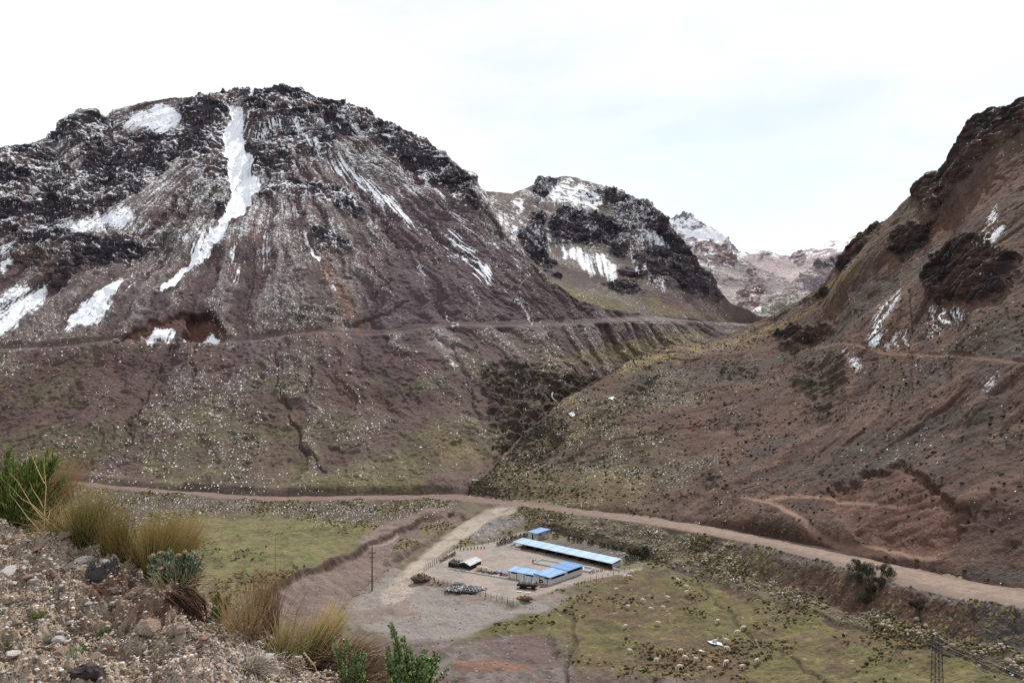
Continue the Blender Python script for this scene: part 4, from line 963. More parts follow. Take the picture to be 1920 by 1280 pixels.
def omat(name, srgb, k=1.8, rough=.85, size=.5, amt=.35, second=None, bump=.0, vcol=False, metal=0.0, spec=.2, stretch=None):
    m, nt, b = new_mat(name); L = nt.links
    base = tuple(lin(srgb) / k) + (1,)
    tc = nt.nodes.new('ShaderNodeTexCoord').outputs['Object']
    if stretch:
        mp = node(nt, 'ShaderNodeMapping', Scale=stretch); L.new(tc, mp.inputs['Vector']); tc = mp.outputs['Vector']
    n = node(nt, 'ShaderNodeTexNoise', Scale=1 / size, Detail=6, Roughness=.65); L.new(tc, n.inputs['Vector'])
    v = math_n(nt, 'MULTIPLY_ADD', n.outputs['Fac'], amt * 2.4, 1 - amt * 1.2)
    cmb = nt.nodes.new('ShaderNodeCombineColor')
    for i in range(3): L.new(v, cmb.inputs[i])
    src = base
    if vcol: src = node(nt, 'ShaderNodeAttribute', attribute_name='Col').outputs['Color']
    c = mix_n(nt, 1.0, src, cmb.outputs['Color'], 'MULTIPLY')
    if second is not None:
        n2 = node(nt, 'ShaderNodeTexNoise', Scale=.45 / size, Detail=5, Roughness=.7); L.new(tc, n2.inputs['Vector'])
        c = mix_n(nt, smooth_n(nt, n2.outputs['Fac'], .52, .66), c, tuple(lin(second) / k) + (1,))
    L.new(c, b.inputs['Base Color'])
    b.inputs['Roughness'].default_value = rough; b.inputs['Metallic'].default_value = metal; b.inputs['Specular IOR Level'].default_value = spec
    if bump:
        bp = node(nt, 'ShaderNodeBump', Strength=bump, Distance=size * .4); L.new(n.outputs['Fac'], bp.inputs['Height']); L.new(bp.outputs['Normal'], b.inputs['Normal'])
    return m

def roof_mat(name, srgb, u, k=1.8):
    """painted corrugated sheet: seams along the slope, faded streaks"""
    m, nt, b = new_mat(name); L = nt.links
    tc = nt.nodes.new('ShaderNodeTexCoord').outputs['Object']
    n = node(nt, 'ShaderNodeTexNoise', Scale=.8, Detail=6, Roughness=.7); L.new(tc, n.inputs['Vector'])
    d = nt.nodes.new('ShaderNodeVectorMath'); d.operation = 'DOT_PRODUCT'; L.new(tc, d.inputs[0]); d.inputs[1].default_value = (u.x, u.y, 0)
    s = math_n(nt, 'SINE', math_n(nt, 'MULTIPLY', d.outputs['Value'], 2 * math.pi / .55))
    sheet = math_n(nt, 'FRACT', math_n(nt, 'MULTIPLY', math_n(nt, 'FLOOR', math_n(nt, 'MULTIPLY', d.outputs['Value'], 1 / 1.1)), .377))
    v = math_n(nt, 'ADD', math_n(nt, 'MULTIPLY_ADD', n.outputs['Fac'], .5, .72), math_n(nt, 'MULTIPLY_ADD', sheet, .34, -.12))
    v = math_n(nt, 'SUBTRACT', v, math_n(nt, 'MULTIPLY', smooth_n(nt, s, .8, 1.0), .12))
    cmb = nt.nodes.new('ShaderNodeCombineColor')
    for i in range(3): L.new(v, cmb.inputs[i])
    c = mix_n(nt, 1.0, tuple(lin(srgb) / k) + (1,), cmb.outputs['Color'], 'MULTIPLY')
    n5 = node(nt, 'ShaderNodeTexNoise', Scale=.5, Detail=7, Roughness=.75); L.new(tc, n5.inputs['Vector'])
    c = mix_n(nt, math_n(nt, 'MULTIPLY', smooth_n(nt, n5.outputs['Fac'], .56, .70), .45), c, tuple(lin((190, 176, 164)) / k) + (1,))
    L.new(c, b.inputs['Base Color']); b.inputs['Roughness'].default_value = .5; b.inputs['Specular IOR Level'].default_value = .3
    bp = node(nt, 'ShaderNodeBump', Strength=.6, Distance=.06); L.new(s, bp.inputs['Height']); L.new(bp.outputs['Normal'], b.inputs['Normal'])
    return m

def at_z(px, py, z):
    y = -z * F / (py - CY)
    return Vector(((px - CX) / F * y, y, z))
ORD = 'first second third fourth fifth sixth seventh eighth ninth tenth eleventh twelfth thirteenth fourteenth fifteenth sixteenth seventeenth eighteenth nineteenth twentieth'.split()
def ordn(i):
    return ORD[i] if i < 20 else 'twenty-' + ORD[i - 20] if i < 29 else 'thirtieth' if i == 29 else 'thirty-' + ORD[i - 30]

PZ = pad + .03
UP = Vector((0, 0, 1))
M_WALL = omat('grey_render', (190, 190, 190), k=1.2, size=1.2, amt=.18, second=(140, 138, 135))
M_WALL2 = omat('pale_blockwork', (206, 206, 206), k=1.2, size=.8, amt=.2)
M_DARK = omat('shadowed_opening', (26, 25, 26), amt=.2)
M_WOOD = omat('weathered_timber', (104, 80, 62), size=.3, amt=.4, stretch=(1, 1, .2))
M_DWOOD = omat('dark_timber', (62, 46, 42), size=.3, amt=.4)
M_STEEL = omat('galvanised_steel', (120, 118, 120), size=.2, amt=.2, rough=.5)
M_CONC = omat('concrete', (168, 164, 158), size=.4, amt=.25)
M_SOIL = omat('dug_soil', (104, 92, 74), size=.3, amt=.4)
M_WHITE = omat('white_paint', (232, 232, 230), size=.5, amt=.12)

# ------------------------------------------------------------------ the long open shed with the pale blue roof
NL, NR = at_z(963.6, 1015.3, -57.05), at_z(1147.2, 1055.2, -57.05)
SU = (NR - NL); SU.z = 0; SL = SU.length; SU.normalize()
SV = Vector((-SU.y, SU.x, 0))
M_ROOF1 = roof_mat('pale_blue_sheet', (172, 206, 236), SU)  # blue paled to paint in the sky's reflection
shed = thing('animal_shed', 'long open-fronted shed under one pale blue corrugated roof', 'shed', (NL.x, NL.y, PZ))
SW = 3.9
z0, z1 = -57.05, -56.62
def slab(p, q, v, w, za, zb, th=.09):
    c = [p, q, q + v * w, p + v * w]
    t = [(c[0].x, c[0].y, za), (c[1].x, c[1].y, za), (c[2].x, c[2].y, zb), (c[3].x, c[3].y, zb)]
    return [(x, y, zz - th) for x, y, zz in t], t
MB().hexa(*slab(NL - SU * .3 - SV * .3, NR + SU * .3 - SV * .3, SV, SW + .5, z0, z1)).build('roof', M_ROOF1, shed)
for k in range(10):
    p = NL + SU * (SL * k / 9.0 * .985 + .15) + SV * .15
    MB().box(p, SU, SV, .14, .14, PZ, z0 - .085).build('post', M_WOOD, shed)
MB().box(NL + SU * .1 + SV * .1, SU, SV, SL - .2, .12, z0 - .27, z0 - .095).build('beam', M_WOOD, shed)
MB().box(NL + SV * (SW - .15), SU, SV, SL, .15, PZ, z1 - .12).build('back_wall', M_WALL, shed)
MB().box(NL + SU * SL * .02 - SV * 1.2 - SU * 2.2, SU, SV, .14, 3.4, PZ, PZ + .5).build('pen_wall', M_WALL2, shed)
MB().box(NL - SU * 1.5 - SV * 1.2, SU, SV, 5.0, .14, PZ, PZ + .38).build('pen_wall', M_WALL2, shed)
MB().box(NR - SU * .15 + SV * .4, SU, SV, .15, SW - .6, PZ, PZ + 1.15).build('end_wall', M_WALL, shed)
MB().box(NR + SU * .2, SU, SV, 2.2, .15, PZ, PZ + .42).build('pen_wall', M_WALL2, shed)
for k in range(1, 9):
    MB().box(NL + SU * (SL * k / 9.0) + SV * 1.1, SU, SV, .1, SW - 1.4, PZ, PZ + .95).build('stall_divider', M_DWOOD, shed)
MB().box(NL + SU * 9 - SV * .5, SU, SV, 3.0, .35, PZ, PZ + .25).build('trough', M_CONC, shed, bevel=.02)

# ------------------------------------------------------------------ small block hut behind the shed
hA, hB, hC = at_z(990, 1009.4, PZ), at_z(1006.6, 1013.0, PZ), at_z(1030, 1007.6, PZ)
hu = (hB - hA); hlen = hu.length; hu.normalize(); hv = (hC - hB); hdep = hv.length; hv.normalize()
hut = thing('block_hut', 'small grey block hut with a blue sloping roof and white door', 'hut', (hA.x, hA.y, PZ))
HH = 2.05
MB().hexa([hA, hB, hC, hA + (hC - hB)], [p + UP * h for p, h in ((hA, HH), (hB, HH), (hC, HH + .3), (hA + (hC - hB), HH + .3))]).build('wall', M_WALL, hut)
ro = [hA - hu * .15 - hv * .3, hB + hu * .3 - hv * .3, hC + hu * .3 + hv * .3, hA + (hC - hB) - hu * .15 + hv * .3]
rz = [HH + .02, HH + .02, HH + .36, HH + .36]
MB().hexa([p + UP * z for p, z in zip(ro, rz)], [p + UP * (z + .1) for p, z in zip(ro, rz)]).build('roof', roof_mat('mid_blue_sheet', (112, 168, 232), hu), hut)
nf = -hv
MB().box(hA + hu * .95 + nf * .04, hu, hv, .62, .05, PZ + .02, PZ + 1.72).build('door', M_WHITE, hut)
MB().box(hA + hu * 1.6 + nf * .03, hu, hv, .45, .04, PZ + .02, PZ + 1.7).build('doorway', M_DARK, hut)
MB().box(hB + hv * .7, hu, hv, .03, 1.3, PZ + 1.35, PZ + 1.7).build('window', M_DARK, hut)

# ------------------------------------------------------------------ L-shaped block with mid blue roofs
P0, P1, P2 = at_z(952.7, 1082.5, PZ), at_z(1032.3, 1096.6, PZ), at_z(1092.5, 1074.7, PZ)
u1 = (P1 - P0); L1 = u1.length; u1.normalize(); v1 = Vector((-u1.y, u1.x, 0))
u2 = (P2 - P1); L2 = u2.length; u2.normalize(); v2 = Vector((-u2.y, u2.x, 0))
lb = thing('farm_building', 'L-shaped grey farm building with bright blue metal roofs', 'building', (P1.x, P1.y, PZ))
D1, D2, WH = 3.3, 4.6, 1.62
MB().box(P0, u1, v1, L1, D1, PZ, PZ + WH).build('wall', M_WALL2, lb)
MB().box(P1 + u2 * .003, u2, v2, L2, D2, PZ + .003, PZ + WH + .003).build('wall', M_WALL2, lb)
ra = roof_mat('mid_blue_roof', (136, 182, 234), u1); rb2 = roof_mat('deep_blue_roof', (122, 168, 228), u2)
e = .28
MB().hexa(*slab(P0 - u1 * e - v1 * e, P1 + u1 * 0 - v1 * e, v1, D1 + 2 * e, PZ + WH + .2, PZ + WH + .42)).build('roof', ra, lb)
MB().hexa(*slab(P1 - u2 * .5 - v2 * e, P1 + u2 * L2 * .5 - v2 * e, v2, D2 + 2 * e, PZ + WH + .33, PZ + WH + .5)).build('roof', ra, lb)
MB().hexa(*slab(P1 + u2 * (L2 * .5 + .04) - v2 * e, P1 + u2 * (L2 + e) - v2 * e, v2, D2 + 1.1, PZ + WH + .46, PZ + WH + .62)).build('roof', rb2, lb)
for a_, b_ in ((.08, .2), (.42, .6), (.86, .97)):
    MB().box(P0 + u1 * (L1 * a_) - v1 * .03, u1, v1, L1 * (b_ - a_), .06, PZ + WH - .32, PZ + WH + .1).build('window', M_DARK, lb)
for a_, b_ in ((.03, .42), (.52, .97)):
    MB().box(P1 + u2 * (L2 * a_) - v2 * .03, u2, v2, L2 * (b_ - a_), .06, PZ + WH - .34, PZ + WH + .16).build('window', M_DARK, lb)
for k in range(6):
    MB().box(P0 + u1 * (L1 * (.02 + .18 * k)) - v1 * .06, u1, v1, .12, .12, PZ, PZ + WH + .12).build('post', M_WOOD, lb)
ring = MB(); q = P1 - u1 * 2.6 - v1 * .12 + UP * .62
ring.tube([q + u1 * .42 * math.cos(t) + UP * .3 * math.sin(t) for t in [2 * math.pi * i / 14 for i in range(15)]], .1, 6)
tag(ring.build('old_tyre', M_DARK, loc=(q.x, q.y, PZ)), 'old black tyre leaning on the grey wall of the L-shaped building', 'tyre')

# ------------------------------------------------------------------ low walled pens
def pen(corners, label, h=.45):
    c = [at_z(*p, PZ) for p in corners]
    t = thing('walled_pen', label, 'pen', (c[0].x, c[0].y, PZ), 'low walled pens beside the L-shaped building')
    for i in range(4):
        a_, b_ = c[i], c[(i + 1) % 4]; d = (b_ - a_); l = d.length; d.normalize(); n = Vector((-d.y, d.x, 0))
        MB().box(a_ + d * .08, d, n, l - .08, .16, PZ, PZ + h + .004 * i).build('wall', M_WALL2, t)
    MB().hexa([p - UP * .02 for p in c], [p + UP * .05 for p in c]).build('floor', M_CONC, t)
pen([(1001, 1056), (1042.5, 1064), (1059.7, 1057.5), (1016, 1049.4)], 'larger low walled pen between the long shed and the L-shaped building')
pen([(1093.5, 1071), (1105, 1073), (1115, 1067), (1094.5, 1063)], 'smaller low walled pen behind the right end of the L-shaped building')

# ------------------------------------------------------------------ dark hut with the shiny roof, scrap pen, wall, sacks, barrel, tarp
kA, kB, kC = at_z(862, 1063, PZ), at_z(881, 1068, PZ), at_z(902, 1058, PZ)
ku = (kB - kA); kl = ku.length; ku.normalize(); kv = (kC - kB); kd = kv.length; kv.normalize()
dh = thing('timber_hut', 'small dark timber hut with a shiny pale metal roof', 'hut', (kA.x, kA.y, PZ))
kD = kA + (kC - kB)
mid_l, mid_r = (kA + kB) / 2, (kC + kD) / 2
MB().hexa([kA, kB, kC, kD], [p + UP * 1.15 for p in (kA, kB, kC, kD)]).build('wall', M_DWOOD, dh)
MB().add([kA + UP * 1.155, kB + UP * 1.155, mid_l + UP * 1.6], [(0, 1, 2)]).build('gable', M_DWOOD, dh)
MB().add([kD + UP * 1.155, kC + UP * 1.155, mid_r + UP * 1.6], [(1, 0, 2)]).build('gable', M_DWOOD, dh)
rmat = omat('bare_zinc', (205, 206, 212), size=.6, amt=.2, second=(150, 146, 146), rough=.45)
for a_, b_, s_ in ((kB, kC, 1), (kA, kD, -1)):
    o_ = ku * .25 * s_; ev = kv * .25
    lo = [a_ + o_ - ev + UP * 1.12, b_ + o_ + ev + UP * 1.12]; hi = [mid_r + ev + UP * 1.68, mid_l - ev + UP * 1.68]
    pts = lo + hi if s_ > 0 else [lo[1], lo[0], hi[1], hi[0]]
    MB().hexa([p - UP * .05 for p in pts], [p + UP * .03 for p in pts]).build('roof', rmat, dh)
MB().box(kA + ku * kl * .4 - kv * .03, ku, kv, .8, .05, PZ, PZ + 1.05).build('door', M_DARK, dh)

def heap(name, label, cat, c, rx, ry, h, n, cols, seed, size=(.08, .3), yaw=0, sticks=0.3, base=(90, 78, 72)):
    rr = random.Random(seed); mb = MB()
    mb.lump((c.x, c.y, c.z - .05), 1, seed, 3, (rx * .95, ry * .95, h * .8), .2, tuple(lin(base) / 1.55))
    ca, sa = math.cos(yaw), math.sin(yaw)
    for i in range(n):
        a_ = rr.uniform(0, 2 * math.pi); q_ = math.sqrt(rr.random())
        x, y = rx * q_ * math.cos(a_), ry * q_ * math.sin(a_)
        zz = h * max(0, 1 - q_ * q_) * rr.uniform(.75, 1.05)
        p = Vector((c.x + x, c.y + y, c.z + zz + .03)); s = rr.uniform(*size); col = tuple(lin(rr.choice(cols)) / 1.5)
        if rr.random() < sticks:
            d = Vector((rr.uniform(-1, 1), rr.uniform(-1, 1), rr.uniform(-.4, .5))).normalized() * s * 2.5
            mb.tube([p - d * .5, p + d * .5], s * .16, 4, col)
        else:
            d = Vector((rr.uniform(-1, 1), rr.uniform(-1, 1), rr.uniform(-.3, .3))).normalized(); e_ = d.cross(UP).normalized(); f_ = d.cross(e_)
            w = [d * s * .6, e_ * s * rr.uniform(.3, .6), f_ * s * rr.uniform(.1, .5)]
            mb.hexa([p - w[0] - w[1] - w[2], p + w[0] - w[1] - w[2], p + w[0] + w[1] - w[2], p - w[0] + w[1] - w[2]], [p - w[0] - w[1] + w[2], p + w[0] - w[1] + w[2], p + w[0] + w[1] + w[2], p - w[0] + w[1] + w[2]], col)
    o = mb.build(name, M_VCOL, loc=(c.x, c.y, c.z))
    if ca < 2: tag(o, label, cat)
    return o
M_VCOL = omat('mixed_scrap', (255, 255, 255), vcol=True, size=.3, amt=.25, rough=.7)
spn = thing('scrap_pen', 'slatted timber pen heaped with dark scrap beside the timber hut', 'pen', at_z(841, 1062, PZ))
sA, sB, sC, sD = at_z(841, 1062, PZ), at_z(860, 1066, PZ), at_z(868, 1058, PZ), at_z(850, 1055, PZ)
for a_, b_ in ((sA, sB), (sD, sA), (sC, sD)):
    mb = MB(); d = b_ - a_; n_ = int(d.length / .3)
    for i in range(n_ + 1):
        p = a_ + d * (i / n_); mb.box(p - Vector((.08, .03, 0)), Vector((1, 0, 0)), Vector((0, 1, 0)), .16, .07, PZ, PZ + 1.1 + .15 * math.sin(i * 2.1))
    mb.build('slat_side', M_DWOOD, spn)
cen = (sA + sB + sC + sD) / 4
mb = MB()
for i in range(90):
    p = cen + (sB - sA) * random.uniform(-.42, .42) + (sC - sB) * random.uniform(-.42, .42) + UP * random.uniform(.5, 1.25)
    mb.lump(p, random.uniform(.1, .28), i, 1, (1.3, 1, .6), .4, tuple(lin(random.choice([(60, 60, 64), (90, 88, 88), (48, 44, 46), (150, 150, 150), (96, 66, 54)])) / 1.5))
mb.lump(cen + UP * .25, 1, 5, 2, (1.6, 1.5, .6), .2, tuple(lin((60, 56, 56)) / 1.5))
mb.build('scrap', M_VCOL, spn)
w0, w1 = at_z(841, 1067, PZ), at_z(951, 1085, PZ)
d = w1 - w0; l = d.length; d.normalize()
tag(MB().box(w0, d, Vector((-d.y, d.x, 0)), l, .22, PZ - .1, PZ + .34).build('low_wall', M_WALL, loc=(w0.x, w0.y, PZ), bevel=.03), 'long low grey wall from the scrap pen to the L-shaped building', 'wall')
def sack(px, py, r, h, col, label, seed):
    p = at_z(px, py, PZ); mb = MB()
    mb.lump((p.x, p.y, p.z + h * .45), 1, seed, 3, (r, r, h * .55), .1)
    mb.lump((p.x, p.y, p.z + h * .98), 1, seed + 5, 2, (r * .3, r * .3, h * .12), .2)
    tag(mb.build('bulk_sack', col, loc=p, smooth=True), label, 'sack', 'bulk sacks beside the timber hut')
sack(899, 1069.5, .85, 1.35, omat('cream_cloth', (226, 210, 168), size=.4, amt=.2), 'cream yellow bulk sack standing right of the timber hut', 3)
sack(909, 1070.5, .8, 1.3, omat('white_cloth', (226, 222, 214), size=.4, amt=.2), 'white bulk sack standing beside the cream yellow sack', 9)
p = at_z(939, 1078.5, PZ)
brl = thing('red_barrel', 'red barrel standing by the low wall before the blue tarpaulin', 'barrel', p)
MB().tube([p, p + UP * .1, p + UP * .85, p + UP * .9], [.29, .31, .31, .28], 14).build('body', omat('red_drum', (168, 52, 44), size=.3, amt=.2, rough=.5), brl)
for hz_ in (.3, .6): MB().tube([p + UP * (hz_ - .02), p + UP * (hz_ + .02)], .325, 14).build('hoop', M_STEEL, brl)
def tarp(px0, px1, py, h, mat, label, depth=1.6, seed=1):
    a_, b_ = at_z(px0, py, PZ), at_z(px1, py, PZ); n, m_ = 16, 10; vs = []; fs = []
    for j in range(m_ + 1):
        for i in range(n + 1):
            u_, v_ = i / n, j / m_
            p = a_.lerp(b_, u_) + Vector((0, depth * (v_ - .2), 0))
            e_ = min(u_, 1 - u_, v_, 1 - v_)
            z_ = h * min(1, e_ * 4) * (.75 + .5 * mnoise.noise(Vector((u_ * 4, v_ * 3, seed)))) + .04
            vs.append(p + UP * max(.02, z_))
    for j in range(m_):
        for i in range(n): fs.append((j * (n + 1) + i, j * (n + 1) + i + 1, (j + 1) * (n + 1) + i + 1, (j + 1) * (n + 1) + i))
    tag(MB().add(vs, fs).build('tarpaulin', mat, loc=a_, smooth=True), label, 'tarpaulin')
tarp(926, 946, 1074, .5, omat('blue_tarp', (104, 150, 220), size=.3, amt=.2, rough=.5), 'crumpled blue tarpaulin over goods left of the L-shaped building')
heap('junk_row', 'row of brown crates and junk lying between sacks and blue tarpaulin', 'junk', at_z(921, 1074, PZ), 1.9, .8, .5, 90, [(70, 56, 52), (150, 90, 60), (180, 180, 184), (60, 62, 70), (200, 170, 110), (110, 80, 66)], 21, (.1, .34))
heap('junk_row', 'low row of mixed junk right of the red barrel against the grey wall', 'junk', at_z(947, 1078, PZ), .7, .8, .4, 40, [(150, 90, 60), (180, 180, 184), (170, 60, 50), (210, 190, 150), (70, 66, 66)], 22, (.1, .3))
heap('rubbish_heap', 'brown brushwood and rubbish heap with red pieces at the yard entrance', 'heap', at_z(789, 1084, PZ), 2.3, 1.5, 1.25, 330, [(132, 108, 80), (110, 88, 66), (88, 70, 56), (206, 196, 182), (150, 76, 64), (170, 144, 114), (116, 120, 134), (186, 180, 172)], 23, (.1, .36), sticks=.6, base=(98, 80, 62))
heap('scrap_heap', 'wide heap of grey scrap and pale glass along the front fence', 'heap', at_z(874, 1104, PZ), 5.0, 2.0, .62, 900, [(96, 100, 112), (70, 74, 86), (140, 146, 158), (212, 216, 222), (60, 62, 70), (120, 126, 140), (230, 232, 236), (170, 150, 120)], 24, (.1, .34), sticks=.25, base=(92, 94, 104))
tarp(847, 872, 1098, .85, omat('grey_tarp', (112, 108, 114), size=.4, amt=.2, rough=.6), 'grey tarpaulin hump at the back of the scrap heap', 2.0, 4)
heap('brick_heap', 'small heap of bricks and rubble below the canopied trailer', 'heap', at_z(983, 1121, PZ), 1.9, .8, .6, 170, [(176, 138, 104), (140, 100, 76), (200, 176, 150), (110, 84, 66)], 25, (.12, .32), sticks=.15, base=(128, 100, 76))
for px_, py_, lb_ in ((973, 1108.5, 'white board lying on the ground left of the canopied trailer'), (989.5, 1111, 'white board lying in front of the brick heap')):
    p = at_z(px_, py_, PZ)
    tag(MB().box(p - Vector((.65, .3, 0)), Vector((1, -.08, 0)).normalized(), Vector((.08, 1, 0)).normalized(), 1.3, .6, PZ + .01, PZ + .12).build('white_board', M_WHITE, loc=p, bevel=.01), lb_, 'board', 'white boards on the yard')
# canopied trailer
t0, t1 = at_z(969, 1103, PZ), at_z(1006, 1106, PZ)
tu = (t1 - t0); tl = tu.length; tu.normalize(); tv = Vector((-tu.y, tu.x, 0))
tr = thing('farm_trailer', 'dark flat trailer under a striped grey canopy before the L-shaped building', 'trailer', t0)
MB().box(t0, tu, tv, tl, 2.0, PZ + .62, PZ + .80).build('bed', M_DWOOD, tr)
MB().box(t0 - tv * .03, tu, tv, tl, .06, PZ + .81, PZ + 1.2).build('side_board', M_DWOOD, tr)
cv = MB(); vs = []; fs = []
NN = 26
for i in range(NN + 1):
    for j in range(9):
        a_ = math.pi * (.04 + .92 * j / 8)
        p = t0 + tu * (tl * (.08 + .84 * i / NN)) + tv * (1.0 - 1.0 * math.cos(a_)) + UP * (1.0 + .85 * math.sin(a_) * (1 + .08 * math.sin(i * 1.6)) - .12 * i / NN)
        vs.append(p)
for i in range(NN):
    for j in range(8): fs.append((i * 9 + j, (i + 1) * 9 + j, (i + 1) * 9 + j + 1, i * 9 + j + 1))
cm = omat('striped_canvas', (128, 124, 126), size=.5, amt=.2)
cv.add(vs, fs, (1, 1, 1)).build('canopy', cm, tr, smooth=True)
for k in range(7):
    i = round(k * NN / 6)
    MB().tube([Vector(vs[i * 9 + j]) + UP * .03 for j in range(9)], .05, 5).build('hoop', M_WHITE if k % 2 else M_STEEL, tr)
for a_ in (.22, .38, .8):
    for s_ in (0.05, 1.75):
        c_ = t0 + tu * tl * a_ + tv * s_ + UP * .4; wh = MB()
        wh.tube([c_ - tv * .0, c_ + tv * .22], .38, 14).build('wheel', M_DARK, tr)
MB().tube([t1 + tv * 1.0 + UP * .7, t1 + tu * 1.6 + tv * 1.0 + UP * .45], .06, 6).build('tow_bar', omat('red_steel', (150, 60, 46), rough=.5), tr)
heap('junk_row', 'few red and white items on the ground at the trailer tow bar', 'junk', at_z(1018, 1100, PZ), .9, .6, .3, 26, [(176, 60, 50), (220, 220, 220), (70, 66, 66), (180, 150, 120)], 27, (.1, .3))

# ------------------------------------------------------------------ seed beds behind the shed
bi = 0
ends = ['nearest the shed roof', 'one row behind the shed', 'two rows behind the shed', 'in the outermost row']
for rI in range(4):
    for sI in range(5):
        s0 = SL * (.14 + .175 * sI) if rI < 3 else SL * (.22 + .16 * sI)
        o_ = NL + SU * s0 + SV * (SW + 6.8 + 1.5 * rI)
        b_ = thing('seed_bed', '%s seed bed from the left, %s' % (ORD[sI], ends[rI]), 'seed bed', (o_.x, o_.y, PZ), 'white edged seed beds behind the shed')
        ln = SL * .155
        MB().box(o_, SU, SV, ln, .2, PZ - .05, PZ + .20).build('edging', M_CONC, b_)
        MB().box(o_ + SV * .72, SU, SV, ln, .16, PZ - .05, PZ + .18).build('edging', M_CONC, b_)
        MB().box(o_ + SV * .2, SU, SV, ln, .52, PZ - .05, PZ + .1).build('soil', M_SOIL, b_)

# ------------------------------------------------------------------ young conifers and clipped shrubs
M_CON = omat('conifer_needles', (40, 50, 34), k=1.3, size=.15, amt=.5)
M_SHR = omat('hedge_leaves', (70, 88, 48), k=1.3, size=.15, amt=.5)
M_TRK = omat('young_bark', (84, 66, 52), size=.1)
def conifer_proto(name, seed, h, w, mat, label, cat):
    r_ = thing(name, label, cat, (0, 0, 0)); rr = random.Random(seed)
    MB().tube([(0, 0, -.05), (0, 0, h * .5), (0, 0, h * .92)], [.05 * h, .035 * h, .008], 6).build('trunk', M_TRK, r_)
    mb = MB()
    for i in range(420):
        t = rr.random() ** .8; a_ = rr.uniform(0, 6.283)
        prof = (math.sin(min(1, t * 2.2 + .25) * math.pi / 2)) * (1 - t) ** .55
        rad_ = w * prof * (rr.random() ** .4) * (1 + .25 * math.sin(3 * a_ + seed + 5 * t))
        c_ = Vector((math.cos(a_) * rad_, math.sin(a_) * rad_, h * (.06 + .94 * t)))
        d_ = Vector((math.cos(a_) * .8, math.sin(a_) * .8, rr.uniform(.1, 1.2))).normalized(); s_ = rr.uniform(.06, .13) * h * .8
        e_ = d_.cross(Vector((rr.uniform(-1, 1), rr.uniform(-1, 1), rr.uniform(-1, 1)))).normalized() * s_ * .45
        mb.add([c_ - e_, c_ + e_, c_ + d_ * s_], [(0, 1, 2)])
    mb.build('crown', mat, r_); return r_
con_p = conifer_proto('young_conifer', 1, 1.4, .62, M_CON, 'x', 'conifer')
shr_p = conifer_proto('hedge_shrub', 2, .75, .32, M_SHR, 'x', 'shrub')
used = {con_p.name: False, shr_p.name: False}
def plant(proto, x, y, s, label, group, sx=1.0):
    zz = floor.height(x, y); rot = (0, 0, random.uniform(0, 6.28)); sc = (s * sx * random.uniform(.85, 1.15), s * sx * random.uniform(.85, 1.15), s * random.uniform(.88, 1.12))
    if not used[proto.name]:
        used[proto.name] = True; o = proto; o.location = (x, y, zz); o.rotation_euler = rot; o.scale = sc; o['label'] = label; o['group'] = group
    else:
        o = copy_tree(proto, (x, y, zz), rot, sc, label); o['group'] = group
    return o
def c2(x, y): return 930 + x / 6.4, 970 + y / 6.4
row = [(690, 250), (735, 255), (870, 290), (928, 300), (975, 310), (1015, 315), (1105, 338), (1155, 345), (1255, 365), (1300, 375), (1350, 388), (1405, 398), (1445, 405), (1500, 412), (1595, 438), (1655, 448), (1705, 458)]
for i, q_ in enumerate(row):
    p = floor.at(*c2(*q_)); plant(con_p, p.x, p.y, random.uniform(.95, 1.2) * (1.25 if i > 13 else 1), '%s young conifer from the hut in the back row' % ordn(i), 'conifers in the row behind the seed beds')
for i, (q_, s_, lb_) in enumerate([((1785, 500), 2.3, 'tallest dark conifer at the outer right corner of the compound'), ((1565, 548), 1.6, 'dark conifer closest to the shed end wall'), ((1610, 542), 1.6, 'dark conifer second from the shed end wall'), ((1665, 524), 1.7, 'dark conifer third from the shed end wall'), ((1725, 500), 1.25, 'short dark conifer just left of the tallest one')]):
    p = floor.at(*c2(*q_)); plant(con_p, p.x, p.y, s_, lb_, 'dark conifers beyond the shed end')
for i in range(15):
    p = floor.at(*c2(20 + 25.4 * i, 345 - 7.8 * i)); plant(con_p, p.x, p.y, random.uniform(.95, 1.15), '%s conifer from the yard entrance in the left row' % ordn(i), 'conifers in the row left of the shed')
for i in range(8):
    p = floor.at(760 + (830 + 51 * i) / 8, 970 + (498 - 4.3 * i) / 8); plant(shr_p, p.x, p.y, 1.0, '%s shrub from the left in the upper edge row' % ordn(i), 'shrubs along the upper yard edge')
for i in range(9):
    p = floor.at(760 + (530 + 26 * i) / 8, 970 + (672 - 13.5 * i) / 8); plant(shr_p, p.x, p.y, .95 + .07 * i, '%s shrub up from the entrance inside the left fence' % ordn(i), 'shrubs inside the left fence', 1.3)
for i in range(11):
    p = floor.at(*c2(1130 + 25 * i, 676 - 6.2 * i)); plant(shr_p, p.x, p.y, .8, '%s shrub from the L-shaped building in the front row' % ordn(i), 'shrubs in front of the shed end')
p = floor.at(*c2(440, 548)); plant(shr_p, p.x, p.y, 1.3, 'loose green shrub at the corner of the larger pen', 'shrubs by the larger pen', 1.3)
p = floor.at(*c2(475, 540)); plant(shr_p, p.x, p.y, 1.0, 'low green shrub touching the wall of the larger pen', 'shrubs by the larger pen', 1.2)

